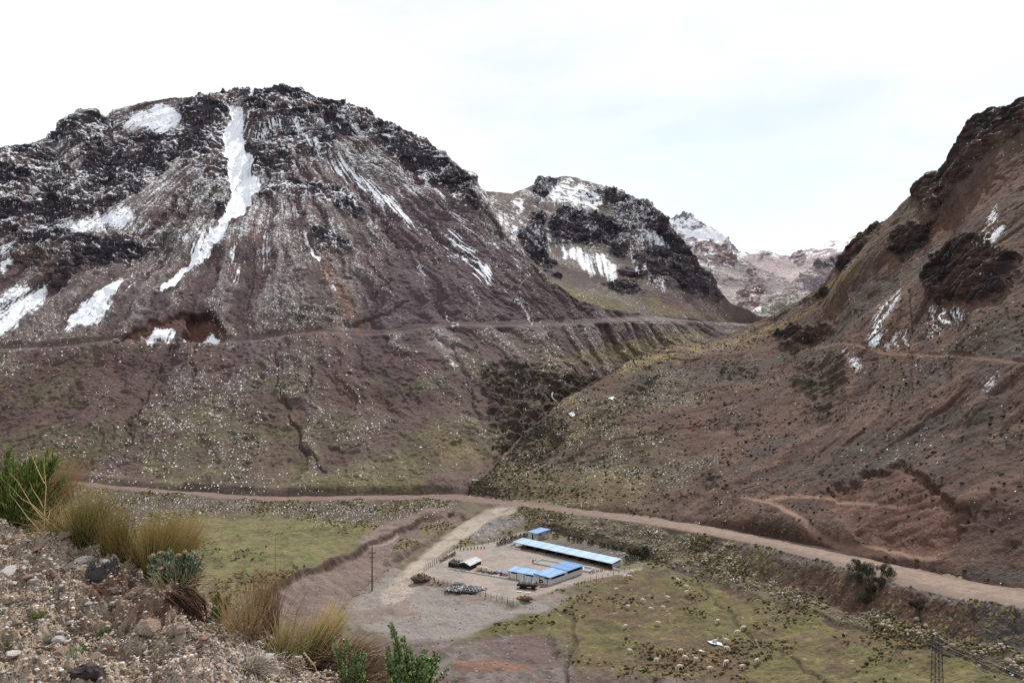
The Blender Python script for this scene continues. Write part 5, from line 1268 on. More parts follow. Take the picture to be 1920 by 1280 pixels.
# ------------------------------------------------------------------ wire fences
def fence(pts, label, step=1.5, h=1.5, mat=M_WOOD):
    ps = [floor.at(*p) for p in pts]
    t = thing('wire_fence', label, 'fence', ps[0]); tops = []
    for a_, b_ in zip(ps[:-1], ps[1:]):
        n_ = max(1, round((b_ - a_).length / step))
        for i in range(n_ + (b_ is ps[-1])):
            q_ = a_.lerp(b_, i / n_); q_.z = floor.height(q_.x, q_.y); hh = h * random.uniform(.9, 1.08); ln = Vector((random.uniform(-.05, .05), random.uniform(-.05, .05), 0))
            MB().tube([q_ - UP * .2, q_ + UP * hh + ln], [.065, .05], 6).build('post', mat, t); tops.append(q_)
    mb = MB()
    for k in (.3, .6, .92):
        mb.tube([q_ + UP * h * k for q_ in tops], .012, 4, cap=False)
    mb.build('wire', M_STEEL, t)
fence([(797, 1089), (830, 1097), (900, 1117), (962, 1133)], 'wire fence on timber posts along the front of the yard')
fence([(795, 1071), (818, 1056), (853, 1029)], 'wire fence on timber posts up the left side of the yard', 1.4)
fence([(857, 1030), (905, 1023), (958, 1008)], 'wire fence on thin posts along the upper left yard edge', 2.6, 1.4)
fence([(1180, 1068), (1130, 1084), (1085, 1098)], 'low fence of old posts beyond the front shrubs', 2.4, 1.0)
gt = at_z(801, 1090, PZ); g_ = thing('plank_table', 'grey plank table beside the rubbish heap at the entrance', 'table', gt)
MB().box(gt, Vector((1, 0, 0)), Vector((0, 1, 0)), 1.9, 1.1, PZ + .62, PZ + .7).build('tabletop', M_WOOD, g_)
for dx in (.1, 1.7):
    for dy in (.1, .92): MB().box(gt + Vector((dx, dy, 0)), Vector((1, 0, 0)), Vector((0, 1, 0)), .1, .1, PZ, PZ + .62).build('leg', M_WOOD, g_)

# ------------------------------------------------------------------ power pole and lattice tower
pb = floor.at(698, 1107)
H = 88 / F * pb.y
pole = thing('power_pole', 'tall dark timber power pole standing on the gravel bank', 'power pole', pb)
MB().tube([pb - UP * .5, pb + UP * H], [.17, .11], 10).build('shaft', omat('tarred_timber', (66, 60, 58), k=1.2, amt=.3), pole)
MB().box(pb + Vector((-.9, -.18, 0)), Vector((1, .1, 0)).normalized(), Vector((-.1, 1, 0)).normalized(), 1.8, .1, pb.z + H * .80, pb.z + H * .815).build('crossarm', M_DWOOD, pole)
MB().box(pb + Vector((-.5, -.18, 0)), Vector((1, .1, 0)).normalized(), Vector((-.1, 1, 0)).normalized(), 1.2, .1, pb.z + H * .70, pb.z + H * .712).build('crossarm', M_DWOOD, pole)
for dx in (-.8, 0.0, .8): MB().tube([pb + Vector((dx, -.1 + dx * .1, H * .815)), pb + Vector((dx, -.1 + dx * .1, H * .845))], [.05, .03], 8).build('insulator', M_CONC, pole)
tx, ty = (1757 - CX) / F * 118, 118.0
tz = floor.height(tx, ty); tt = (CY - 1196) / F * 118
tower = thing('lattice_tower', 'narrow dark steel lattice tower with a wire crossarm', 'pylon', (tx, ty, tz))
M_LAT = omat('weathered_steel', (66, 62, 66), k=1.1, amt=.2, rough=.6)
tb, tp = .62, .42
def corner(k, z): 
    f_ = (z - tz) / (tt - tz); w = lerp(tb, tp, f_)
    return Vector((tx + w * (1, -1, -1, 1)[k], ty + w * (1, 1, -1, -1)[k], z))
for k in range(4): MB().tube([corner(k, tz - .3), corner(k, tt)], .055, 5).build('leg', M_LAT, tower)
nb = 9
for k in range(4):
    mb = MB()
    for i in range(nb):
        za, zb = lerp(tz, tt, i / nb), lerp(tz, tt, (i + 1) / nb)
        mb.tube([corner(k, za), corner((k + 1) % 4, zb)], .026, 4); mb.tube([corner((k + 1) % 4, za), corner(k, zb)], .026, 4)
        mb.tube([corner(k, zb), corner((k + 1) % 4, zb)], .026, 4)
    mb.build('bracing', M_LAT, tower)
wd = Vector((.41, -.91, 0)); wp = Vector((.91, .41, 0))
for dz in (0, -.75):
    MB().tube([Vector((tx, ty, tt + dz)) - wp * (.75 if dz else .6), Vector((tx, ty, tt + dz)) + wp * (.75 if dz else .6)], .06, 5).build('crossarm', M_LAT, tower)
wires = []
M_WIRE = omat('aluminium_wire', (150, 148, 146), k=1.2, amt=.1, rough=.5)
for k, (off_, dz, lb_) in enumerate(((-.6, 0, 'uppermost power line running right from the lattice tower'), (.6, 0, 'middle power line running right from the lattice tower'), (-.75, -.75, 'lowest power line running right from the lattice tower'))):
    a_ = Vector((tx, ty, tt + dz)) + wp * off_; mid_ = MB()
    MB().tube([a_, a_ - UP * .22], [.05, .07], 7).build('insulator', M_CONC, tower)
    a_ = a_ - UP * .24; b_ = Vector((tx + 17 + k * .9, ty - 40, tt - .2 + dz * 1.6)) + wp * off_
    mid_.tube([a_.lerp(b_, i / 16) - UP * 1.6 * (1 - (2 * i / 16 - 1) ** 2) * .6 for i in range(17)], .022, 4)
    tag(mid_.build('power_line', M_WIRE, loc=a_), lb_, 'power line', 'power lines from the lattice tower')

# ------------------------------------------------------------------ ponds, culvert, waterfall
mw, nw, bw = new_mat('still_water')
bw.inputs['Base Color'].default_value = (.52, .60, .66, 1); bw.inputs['Roughness'].default_value = .12; bw.inputs['Specular IOR Level'].default_value = .8  # pale base colour stands in for reflected sky
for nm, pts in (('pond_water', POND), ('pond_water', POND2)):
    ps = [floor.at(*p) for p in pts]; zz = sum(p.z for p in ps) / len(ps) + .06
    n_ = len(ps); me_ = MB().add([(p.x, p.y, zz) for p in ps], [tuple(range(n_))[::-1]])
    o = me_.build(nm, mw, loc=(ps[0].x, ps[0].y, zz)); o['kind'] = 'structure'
p = floor.at(896, 930); q_ = main.at(898, 905)
cul = thing('stone_culvert', 'pale stone culvert where the gully meets the road', 'culvert', (q_.x, q_.y, q_.z))
X1, Y1 = Vector((1, 0, 0)), Vector((0, 1, 0))
for dx in (-2.0, 1.3): MB().box(q_ + Vector((dx, -1.2, 0)), X1, Y1, .7, 1.6, q_.z - 1.5, q_.z + 1.0).build('side_wall', M_CONC, cul)
MB().box(q_ + Vector((-2.5, -1.3, 0)), X1, Y1, 5.0, 1.8, q_.z + 1.003, q_.z + 1.35).build('slab', M_CONC, cul, bevel=.04)
mfoam = omat('falling_water', (225, 228, 232), size=.4, amt=.2)
mb = MB(); vs = []; fs = []
fp = [(1033.5, 722), (1034.5, 728), (1035.5, 735), (1036.5, 743), (1041, 748), (1045, 752)]
for i, q_ in enumerate(fp):
    c_ = main.at(*q_) + Vector((0, -.6, .1)); w = (.35, .3, .35, .4, .5, .5)[i]
    vs += [c_ - X1 * w, c_ + Vector((0, -.2, 0)), c_ + X1 * w]
for i in range(len(fp) - 1): fs += [(3 * i, 3 * i + 1, 3 * i + 4, 3 * i + 3), (3 * i + 1, 3 * i + 2, 3 * i + 5, 3 * i + 4)]
tag(mb.add(vs, fs).build('waterfall', mfoam, loc=main.at(1036, 735), smooth=True), 'thin white waterfall in the rocky gully between the hills', 'waterfall')

# ------------------------------------------------------------------ boulders
def rock_mesh(name, seed, sub=3, cuts=7, squash=(1, .85, .7), mat=None, col=None):
    rr = random.Random(seed); vs, fs = ICO[sub]; off_ = Vector((rr.uniform(-90, 90),) * 3)
    pl_ = [(Vector((rr.gauss(0, 1), rr.gauss(0, 1), rr.gauss(0, 1))).normalized(), rr.uniform(.55, .85)) for _ in range(cuts)]
    out = []
    for q in vs:
        p = q * (1 + .22 * mnoise.noise(q * 1.1 + off_))
        for n_, d_ in pl_:
            s_ = p.dot(n_)
            if s_ > d_: p = p - n_ * (s_ - d_) * .92
        p = p * (1 + .05 * mnoise.noise(q * 4 + off_) + .025 * mnoise.noise(q * 9 + off_))
        out.append((p.x * squash[0], p.y * squash[1], p.z * squash[2]))
    me = bpy.data.meshes.new(name); me.from_pydata(out, [], fs); me.materials.append(mat); me.update(); return me
M_BLD = [omat('pale_boulder', (176, 160, 142), size=.5, amt=.35, second=(136, 128, 120), bump=.5), omat('grey_boulder', (150, 144, 138), size=.5, amt=.35, second=(112, 106, 100), bump=.5), omat('pink_boulder', (180, 154, 136), size=.5, amt=.35, second=(146, 120, 106), bump=.5)]
BLD = [rock_mesh('boulder', 40 + i, 2, 6, mat=M_BLD[i % 3]) for i in range(9)]
def boulder(p, w, label, group, name='boulder', k=None, sink=.25, meshes=None):
    ms = meshes or BLD
    o = bpy.data.objects.new(name, ms[k if k is not None else random.randrange(len(ms))]); COL.objects.link(o)
    s = w / 2; o.scale = (s * random.uniform(.9, 1.15), s * random.uniform(.9, 1.1), s * random.uniform(.85, 1.2)); o.rotation_euler = (random.uniform(-.3, .3), random.uniform(-.3, .3), random.uniform(0, 6.28))
    o.location = (p[0], p[1], p[2] + s * (.7 - sink) * .7); return tag(o, label, 'boulder', group)
def c4(x, y): return 1300 + x / 3.097, 900 + y / 3.097
big = [(270, 620, 34), (455, 668, 38), (492, 662, 36), (705, 718, 34), (760, 735, 38), (1100, 850, 48), (1155, 872, 30), (1832, 1062, 56), (1630, 1000, 34), (1775, 985, 30), (1510, 965, 40), (1350, 850, 36), (890, 775, 26), (180, 545, 28), (1072, 770, 30), (1132, 776, 28), (1300, 812, 34), (1530, 530, 24), (1690, 705, 26), (585, 700, 22), (1440, 930, 30), (1240, 880, 30)]
for i, (x, y, w_) in enumerate(sorted(big)):
    q_ = c4(x, y); p = floor.at(*q_)
    lb_ = 'largest pale boulder on the right, below the road bank' if x == 1832 else '%s large pale boulder from the left below the road bank' % ordn(i)
    boulder(p, w_ / 3.097 * p.y / F, lb_, 'large boulders below the road bank')
b2 = [(980, 168, 46), (1045, 212, 40), (1172, 212, 60), (1205, 130, 50), (1340, 246, 60), (1110, 125, 40), (1500, 326, 44), (1725, 200, 44), (1850, 362, 70), (1530, 250, 40), (1290, 60, 34), (1440, 110, 36), (1620, 150, 40), (1780, 300, 36), (1000, 110, 36), (660, 30, 34)]
for i, (x, y, w_) in enumerate(sorted(b2)):
    p = floor.at(*c2(x, y)); boulder(p, w_ / 6.4 * p.y / F, '%s boulder from the left on the slope behind the conifers' % ordn(i), 'boulders behind the compound')
b3 = [(910, 905, 40), (855, 1110, 48), (935, 1135, 42), (670, 1085, 36), (535, 1135, 34), (610, 1150, 30), (380, 1130, 28), (672, 1135, 30), (900, 1132, 26)]
for i, (x, y, w_) in enumerate(sorted(b3)):
    p = right.at(860 + x / 4, 640 + y / 4); boulder(p, w_ / 4 * p.y / F, '%s tan boulder from the left on the grassy slope above the road' % ordn(i), 'boulders on the slope above the road')
p = main.at(220, 641); boulder(p + Vector((0, -.5, 0)), 4.0, 'white block beside the mountain track left of the washed-out arch', None, 'white_boulder', 0)
# smaller ones strewn along the stream
cand = np.argwhere(m_boul > .6); wts = S_w = floor.Y[cand[:, 0], cand[:, 1]] ** 1.5
sel = cand[np.random.default_rng(5).choice(len(cand), 150, replace=False, p=wts / wts.sum())]
for r_, c_ in sel:
    p = (floor.X[r_, c_], floor.Y[r_, c_], floor.Z[r_, c_])
    boulder(p, random.uniform(.3, .8), 'small pale boulder in the strewn band between road bank and meadow', 'small boulders strewn along the stream')
def strew(name, sheet, mask, n, size, cols, seed, label, h=1.0, sub=1, k=1.6, power=1.6, rough=.35, flat=.7, weights=None):
    """thousands of small stones or clumps nobody could count: one object"""
    r = np.random.default_rng(seed); cd = np.argwhere(mask > .15)
    wt = (mask[cd[:, 0], cd[:, 1]] * sheet.Y[cd[:, 0], cd[:, 1]] ** power); sl = cd[r.choice(len(cd), n, replace=True, p=wt / wt.sum())]
    vs, fs = ICO[sub]; V0 = np.array([tuple(v) for v in vs]); F0 = np.array(fs); m_ = len(V0)
    P = np.stack([sheet.X[sl[:, 0], sl[:, 1]], sheet.Y[sl[:, 0], sl[:, 1]], sheet.Z[sl[:, 0], sl[:, 1]]], -1)
    sp = sheet.Y[sl[:, 0], sl[:, 1]] / F * 1.3
    P[:, 0] += r.uniform(-1, 1, n) * sp
    s = size[0] + (size[1] - size[0]) * r.random(n) ** 2.2
    sc = np.stack([s * r.uniform(.7, 1.3, n), s * r.uniform(.7, 1.3, n), s * r.uniform(.6, 1.1, n) * h], -1)
    ang_ = r.uniform(0, 6.28, n); ca, sa = np.cos(ang_), np.sin(ang_)
    W = V0[None] * (1 + rough * r.uniform(-1, 1, (n, m_, 1))) * sc[:, None]
    Xr = W[..., 0] * ca[:, None] - W[..., 1] * sa[:, None]; Yr = W[..., 0] * sa[:, None] + W[..., 1] * ca[:, None]
    V = np.stack([Xr + P[:, None, 0], Yr + P[:, None, 1], W[..., 2] + P[:, None, 2] + (sc[:, None, 2] * (.35 if flat else .6))], -1).reshape(-1, 3)
    FF = (F0[None] + (np.arange(n) * m_)[:, None, None]).reshape(-1, 3)
    cc = np.array([lin(c_) for c_ in cols]) / k
    C = np.repeat(cc[r.integers(0, len(cc), n)] * r.uniform(.7, 1.3, (n, 1)), m_, 0)
    me = bpy.data.meshes.new(name); me.vertices.add(len(V)); me.vertices.foreach_set('co', V.astype(np.float32).ravel())
    me.loops.add(FF.size); me.loops.foreach_set('vertex_index', FF.astype(np.int32).ravel())
    me.polygons.add(len(FF)); me.polygons.foreach_set('loop_start', (np.arange(len(FF)) * 3).astype(np.int32)); me.update(calc_edges=True)
    at = me.attributes.new('Col', 'FLOAT_COLOR', 'POINT'); at.data.foreach_set('color', np.concatenate([C, np.ones((len(C), 1))], 1).astype(np.float32).ravel())
    me.materials.append(M_STUFF); o = bpy.data.objects.new(name, me); COL.objects.link(o); tag(o, label, None, None, 'stuff'); return o
M_STUFF = omat('strewn_matter', (255, 255, 255), vcol=True, size=.05, amt=.3)
fl_tus = msk_floor[..., 3] * (floor.Y > 90) * (1 - .93 * m_emb) * (.35 + .65 * sm(-.3, .9, f20_floor))
strew('tussock_grass', floor, np.clip(fl_tus - .12, 0, 1), 16000, (.09, .42), [(112, 100, 66), (96, 88, 58), (82, 78, 54), (130, 114, 74), (70, 70, 50), (118, 102, 68)], 31, 'ochre and dark grass tussocks dotted over the valley floor', h=1.0)
strew('rubble', floor, m_boul * sm(-.6, .9, f6_floor) + .08 * m_emb, 5200, (.06, .36), [(164, 146, 124), (140, 126, 114), (172, 160, 146), (128, 110, 94), (196, 188, 180)], 32, 'pale rubble and stones strewn along the stream bed')
strew('river_stones', floor, np.clip(m_river * .5 + m_apron * .6 + m_spoil + m_mudlow * .4, 0, 1), 2600, (.05, .2), [(190, 180, 176), (160, 148, 144), (206, 196, 188), (150, 140, 136)], 33, 'loose grey and pink stones scattered on the river gravel')
rb_m = np.clip(.5 * sm(-.2, 1, samp(T_F2, right.s / 18, right.t / 18)) + .2, 0, 1) * (right.py > 560)
strew('hillside_brush', right, rb_m, 9000, (.15, .55), [(70, 64, 50), (62, 58, 50), (92, 82, 56), (56, 54, 46), (104, 88, 62)], 34, 'low dark brush dotted over the right hillside', h=.8)
# embankment bushes
M_EMB = omat('dark_bush_leaves', (58, 58, 40), k=1.3, size=.2, amt=.5)
def bush(p, r, h, label, seed, mat, n=900, group=None, leaf=.16):
    rr = random.Random(seed); t = thing('bush', label, 'bush', p, group)
    st = MB()
    for i in range(6):
        d_ = Vector((rr.uniform(-.6, .6) * r, rr.uniform(-.6, .6) * r, h * .75)); st.tube([p - UP * .1, p + d_ * .5 + Vector((rr.uniform(-.1, .1), 0, 0)), p + d_], [.05, .035, .01], 5)
    st.build('stem', M_TRK, t); mb = MB()
    cl = [(Vector((rr.gauss(0, .45) * r, rr.gauss(0, .45) * r, h * rr.uniform(.25, .85))), rr.uniform(.25, .5) * r) for _ in range(11)]
    for i in range(n):
        c_, q_ = rr.choice(cl); d_ = Vector((rr.gauss(0, 1), rr.gauss(0, 1), rr.gauss(0, 1))).normalized(); c_ = p + c_ + d_ * q_ * rr.random() ** .4
        if c_.z < p.z: continue
        a_ = Vector((rr.gauss(0, 1), rr.gauss(0, 1), rr.gauss(0, 1))).normalized(); b_ = a_.orthogonal().normalized(); s_ = leaf * rr.uniform(.6, 1.3)
        mb.add([c_ - b_ * s_ * .4, c_ + b_ * s_ * .4, c_ + a_ * s_], [(0, 1, 2)])
    mb.build('foliage', mat, t)
for i, (x, y, r_, h_, lb_) in enumerate([(1604, 1068, .9, 1.3, 'topmost dark bush on the road bank'), (1625, 1075, 1.0, 1.2, 'dark bush second along the top of the road bank'), (1664, 1082, 1.1, 1.5, 'dark bush at the right end of the bank thicket'), (1612, 1092, 1.3, 1.2, 'broad dark bush halfway down the road bank'), (1650, 1098, 1.1, 1.2, 'dark bush below the right end of the bank thicket'), (1632, 1112, 1.0, 1.0, 'low dark bush in the hollow of the road bank'), (1620, 1128, 1.2, 1.3, 'lowest dark bush at the foot of the road bank'), (1719, 1139, .7, .8, 'single round dark bush alone on the red bank')]):
    bush(floor.at(x, y), r_ * 1.75, h_ * 1.5, lb_, 70 + i, M_EMB, n=3200, group='dark bushes on the road bank')

# ------------------------------------------------------------------ alpacas
M_FLEECE = omat('cream_fleece', (236, 222, 204), k=1.5, size=.12, amt=.25, second=(214, 194, 170), bump=.5)
def alpaca(pose):
    """one skinned body: trunk, neck, head, ears, four jointed legs, short tail; x forward, ~0.95 m at the back"""
    V = []; E = []; Rr = []
    def a(p, r, par=None):
        V.append(p); Rr.append(r)
        if par is not None: E.append((par, len(V) - 1))
        return len(V) - 1
    hip = a((-.30, 0, .78), (.20, .21)); b1 = a((-.05, 0, .77), (.21, .24), hip); ch = a((.26, 0, .76), (.19, .23), b1)
    if pose == 'graze':
        n1 = a((.44, 0, .72), (.11, .12), ch); n2 = a((.60, .02, .50), (.09, .09), n1); hd = a((.70, .03, .24), (.085, .085), n2); mz = a((.76, .03, .11), (.05, .05), hd)
        ear = [(.66, .10, .32), (.66, -.05, .32)]
    else:
        n1 = a((.42, 0, .92), (.11, .12), ch); n2 = a((.50, 0, 1.16), (.09, .09), n1); hd = a((.55, .02, 1.36), (.10, .095), n2); mz = a((.70, .03, 1.31), (.05, .05), hd)
        ear = [(.52, .10, 1.52), (.52, -.06, 1.52)]
    for e_ in ear: a(e_, (.018, .03), hd)
    tl = a((-.48, 0, .76), (.06, .06), hip); a((-.54, 0, .62), (.04, .04), tl)
    for s in (1, -1):
        k = a((-.27, .13 * s, .52), (.10, .10), hip); hk = a((-.36, .13 * s, .30), (.05, .05), k); a((-.33, .13 * s, .0), (.04, .045), hk)
        k = a((.25, .13 * s, .46), (.08, .08), ch); kn = a((.27, .13 * s, .26), (.05, .05), k); a((.26, .13 * s, .0), (.04, .045), kn)
    me = bpy.data.meshes.new('alpaca'); me.from_pydata(V, E, []); me.update()
    o = bpy.data.objects.new('alpaca', me); COL.objects.link(o)
    sk = o.modifiers.new('skin', 'SKIN'); sk.use_smooth_shade = True
    for i, r in enumerate(Rr): me.skin_vertices[0].data[i].radius = r if isinstance(r, tuple) else (r, r)
    me.skin_vertices[0].data[0].use_root = True
    sb = o.modifiers.new('subd', 'SUBSURF'); sb.levels = 1; sb.render_levels = 2
    me.materials.append(M_FLEECE)
    dg = bpy.context.evaluated_depsgraph_get(); ev = o.evaluated_get(dg)
    m2 = bpy.data.meshes.new_from_object(ev); bpy.data.objects.remove(o)
    m2.materials.clear(); m2.materials.append(M_FLEECE); m2.name = 'alpaca_' + pose
    m2.polygons.foreach_set('use_smooth', [True] * len(m2.polygons)); return m2
AL = {p: alpaca(p) for p in ('graze', 'stand')}
def c3(x, y): return 1150 + x / 6.4, 1080 + y / 6.4
herd = [(350, 318, 'g'), (180, 395, 'g'), (450, 420, 'g'), (605, 402, 'g'), (655, 290, 's'), (880, 222, 's'), (150, 622, 'g'), (545, 596, 'g'), (1260, 568, 'g'), (1490, 700, 'g'), (1212, 818, 's'), (1358, 805, 's'), (1355, 896, 'g'), (195, 920, 'g'), (805, 918, 'g'), (858, 1006, 'g'), (985, 1030, 's'), (520, 1045, 's'), (1355, 1072, 'g'), (1540, 1112, 'g'), (800, 1122, 'g'), (1158, 1138, 'g'), (880, 148, 'g'), (35, 178, 'g'), (782, 78, 's'), (135, 32, 's'), (205, 26, 'g'), (1725, 1045, 'g'), (1560, 650, 'g')]
special = {(1212, 818): 'standing alpaca drinking at the near edge of the white pond', (1358, 805): 'standing alpaca at the right end of the white pond', (1355, 896): 'grazing alpaca just below the right end of the white pond', (1490, 700): 'grazing alpaca on rough ground above the white pond', (1260, 568): 'grazing alpaca beside the dark ditch well above the pond', (985, 1030): 'standing alpaca below the small puddle', (1158, 1138): 'grazing alpaca lowest on the meadow below the puddle'}
oi = {'g': 0, 's': 0}
for x, y, k in sorted(herd):
    p = floor.at(*c3(x, y)); o = bpy.data.objects.new('alpaca', AL['graze' if k == 'g' else 'stand']); COL.objects.link(o)
    o.location = p - UP * .02; o.rotation_euler = (0, 0, random.choice([0, math.pi]) + random.uniform(-.7, .7)); o.scale = (1.05 * random.uniform(.9, 1.1),) * 3
    lb_ = special.get((x, y)) or '%s %s cream alpaca from the left on the meadow' % (ordn(oi[k]), 'grazing' if k == 'g' else 'standing')
    oi[k] += 1; tag(o, lb_, 'alpaca', 'alpacas on the meadow')
for i, (x, y) in enumerate([(1545, 722), (1582, 724), (1612, 728), (1625, 675)]):
    p = floor.at(*c2(x, y)); o = bpy.data.objects.new('alpaca', AL['stand' if i == 0 else 'graze']); COL.objects.link(o); o.location = p - UP * .02; o.rotation_euler = (0, 0, i * 1.9); o.scale = (.95,) * 3
    tag(o, ['pale alpaca leftmost of three beyond the fenced shrubs', 'pale alpaca in the middle of three beyond the fenced shrubs', 'pale alpaca rightmost of three beyond the fenced shrubs', 'pale alpaca alone just above the three beyond the shrubs'][i], 'alpaca', 'alpacas beyond the compound')

# ------------------------------------------------------------------ near bank: stones, tufts, shrubs, stalks, rag
def npt(x, y): return near.at(x, y)
strew('gravel', near, near_bare * near_w, 80000, (.0025, .014), [(164, 156, 148), (144, 130, 118), (188, 182, 176), (124, 106, 94), (164, 140, 118), (108, 96, 88), (206, 202, 198), (150, 128, 112), (136, 124, 116), (154, 142, 132)], 41, 'loose gravel and grit covering the roadside bank', h=.75, power=2.0, rough=.55, k=1.15, flat=True)
M_STONE = [omat('grey_stone', k=1.3, srgb=(182, 176, 174), size=.08, amt=.4, second=(214, 210, 206), bump=.6), omat('brown_stone', k=1.3, srgb=(150, 130, 116), size=.08, amt=.4, second=(180, 164, 150), bump=.6), omat('pale_stone', k=1.3, srgb=(208, 202, 196), size=.06, amt=.35, second=(148, 142, 140), bump=.6), omat('rusty_stone', k=1.3, srgb=(146, 118, 100), size=.08, amt=.4, second=(168, 146, 128), bump=.5)]
STN = [rock_mesh('stone', 80 + i, 3, 14, (1, .78, .55), M_STONE[i % 4]) for i in range(12)]
def c5(x, y): return x / 5.333, 1040 + y / 5.333
named = [(645, 470, 115, 2, 'pale upright stone in the brown dirt left of the mound'), (1300, 430, 140, 1, 'flat brown stone leaning in the dirt mound'), (1060, 120, 180, 0, 'large pale grey stone at the crest by the tall grass'), (850, 110, 230, 2, 'long pale slab at the crest left of the grey stone'), (770, 165, 110, 0, 'grey stone just above the black rag'), (570, 135, 100, 0, 'rounded grey stone upper middle of the gravel bank'), (80, 215, 190, 2, 'long white stone at the left edge of the bank'), (340, 295, 130, 0, 'pale split stone left of the bank middle'), (140, 440, 150, 1, 'dark flat stone at the far left of the bank'), (255, 490, 110, 0, 'small grey stone beside the green tuft at left'), (50, 580, 130, 0, 'grey block at the left edge beside the green tuft'), (250, 840, 230, 0, 'long purple grey stone low at the left edge'), (640, 1010, 190, 1, 'tan slab leaning beside the pale green tuft'), (700, 1105, 150, 2, 'white stone just below the tan slab'), (1060, 1230, 210, 2, 'large white stone at the bottom of the picture'), (590, 870, 140, 0, 'grey stone above the tan slab'), (1810, 770, 140, 1, 'brown stone right of the big boulder'), (1555, 580, 110, 0, 'small grey stone up right of the big boulder'), (430, 690, 110, 2, 'white and brown stone in the middle of the bank'), (705, 690, 85, 2, 'small white stone near the middle of the bank'), (640, 760, 95, 3, 'rust coloured stone near the middle of the bank'), (225, 780, 110, 3, 'rusty brown stone left of the middle'), (610, 800, 90, 2, 'cream stone under the rust coloured stone'), (880, 500, 90, 0, 'grey stone in the dirt centre of the mound'), (820, 520, 50, 3, 'small orange pebble beside the grey stone'), (230, 150, 90, 2, 'pale round stone at the upper left of the bank'), (280, 245, 130, 3, 'yellowish flat stone at the upper left'), (1460, 440, 60, 3, 'orange brown pebble on the mound slope'), (1310, 495, 60, 2, 'small pale pebble below the leaning flat stone'), (880, 940, 150, 1, 'dark brown clod below the middle of the bank'), (1150, 370, 110, 1, 'flat reddish stone below the black rag'), (1140, 810, 110, 0, 'grey stone left of the big boulder'), (1880, 1120, 110, 2, 'pale stone at the lower right of the bank'), (460, 1055, 90, 3, 'orange stone lower left of the bank'), (120, 1030, 160, 2, 'flat pale stone lower left of the bank')]
for x, y, w, k, lb_ in named:
    q_ = c5(x, y); p = npt(*q_); boulder(p, w / 5.333 * p.y / F * 1.0, lb_, None, 'stone', k + 4 * random.randrange(3), .12, STN)
p = npt(283, 1196); big_r = boulder(p + Vector((0, 0, .0)), 46 * p.y / F, 'big angular brown boulder with a pale face on the roadside gravel', None, 'boulder', 9, .02, STN); big_r.scale = (.105, .09, .12); big_r.location.z += .025; big_r.rotation_euler = (.3, .5, .8)
cand = np.argwhere((near_bare) & (near.py < 1300) & (near.px > -60) & (near.px < 560)); wts = near.Y[cand[:, 0], cand[:, 1]] ** 2
sel = cand[np.random.default_rng(9).choice(len(cand), 240, replace=False, p=wts / wts.sum())]
for i, (r_, c_) in enumerate(sel):
    boulder((near.X[r_, c_], near.Y[r_, c_], near.Z[r_, c_]), random.uniform(.03, .05 + .11 * random.random() ** 2), 'small loose stone lying in the roadside gravel', 'small loose stones on the roadside bank', 'stone', None, .35, STN)

M_BLADE = omat('grass_blades', (255, 255, 255), vcol=True, size=.2, amt=.15, rough=.8)
def blades(mb, rr, p, n, r0, h, spread, lean, root, tip, w, droop=.5, hvar=.35, segs=4):
    root, tip = lin(root) / 1.2, lin(tip) / 1.2
    for i in range(n):
        a_ = rr.uniform(0, 6.283); q_ = r0 * math.sqrt(rr.random()); b_ = Vector((p.x + q_ * math.cos(a_), p.y + q_ * math.sin(a_), p.z - .03))
        t_ = abs(rr.gauss(0, spread)); az = a_ + rr.gauss(0, .7); d = Vector((math.sin(t_) * math.cos(az), math.sin(t_) * math.sin(az), math.cos(t_))) + lean * rr.uniform(.5, 1.2); d.normalize()
        L_ = h * rr.uniform(1 - hvar, 1 + hvar * .4); side = d.cross(Vector((rr.uniform(-1, 1), rr.uniform(-1, 1), .1))).normalized() * w * rr.uniform(.6, 1.3)
        out = Vector((d.x, d.y, 0)); ol = out.length; out = out / ol if ol > 1e-4 else Vector((1, 0, 0))
        kk = rr.uniform(.75, 1.25); dr = droop * rr.uniform(.3, 1.3) * (.25 + t_); vs = []; cs = []
        for s in range(segs + 1):
            f_ = s / segs; c_ = b_ + d * (L_ * f_) + (out * .45 - UP * .55) * (L_ * dr * f_ * f_); wd_ = side * (1 - f_ * .85)
            vs += [c_ - wd_, c_ + wd_]; cs += [tuple((root + (tip - root) * f_ ** .8) * kk)] * 2
        o_ = len(mb.v); mb.v += [tuple(v) for v in vs]; mb.c += cs
        mb.f += [(o_ + 2 * s, o_ + 2 * s + 1, o_ + 2 * s + 3, o_ + 2 * s + 2) for s in range(segs)]
def tuft(base, n, r0, h, spread, lean, root, tip, label, seed, w=.0028, droop=.5, name='grass_tuft', cat='grass tuft', group=None, hvar=.35):
    rr = random.Random(seed); mb = MB(); p = npt(*base) if len(base) == 2 else Vector(base)
    blades(mb, rr, p, n, r0, h, spread, Vector(lean), root, tip, w, droop, hvar)
    return tag(mb.build(name, M_BLADE, loc=p), label, cat, group)
OL, TN, DK = (84, 82, 44), (168, 146, 100), (92, 76, 50)
G_T = 'tall bunch grasses along the bank edge'
tuft((60, 975), 1100, .20, 0.72, 0.3, (.22, .05, 0), (96, 82, 52), (172, 146, 106), 'wide brown bunch grass leaning right behind the bright green shrub', 1, 0.003, 0.55, group=G_T)
tuft((112, 1000), 420, .12, .36, .55, (.2, 0, 0), (120, 104, 66), (184, 164, 120), 'pale straw grass drooping where the far road begins', 2, .0028, 1.0, group=G_T)
tuft((158, 1022), 1000, .085, 0.54, 0.3, (.16, 0, 0), (70, 74, 36), (158, 144, 92), 'dense olive bunch grass fanning up from the crest', 3, 0.0028, 0.45, group=G_T)
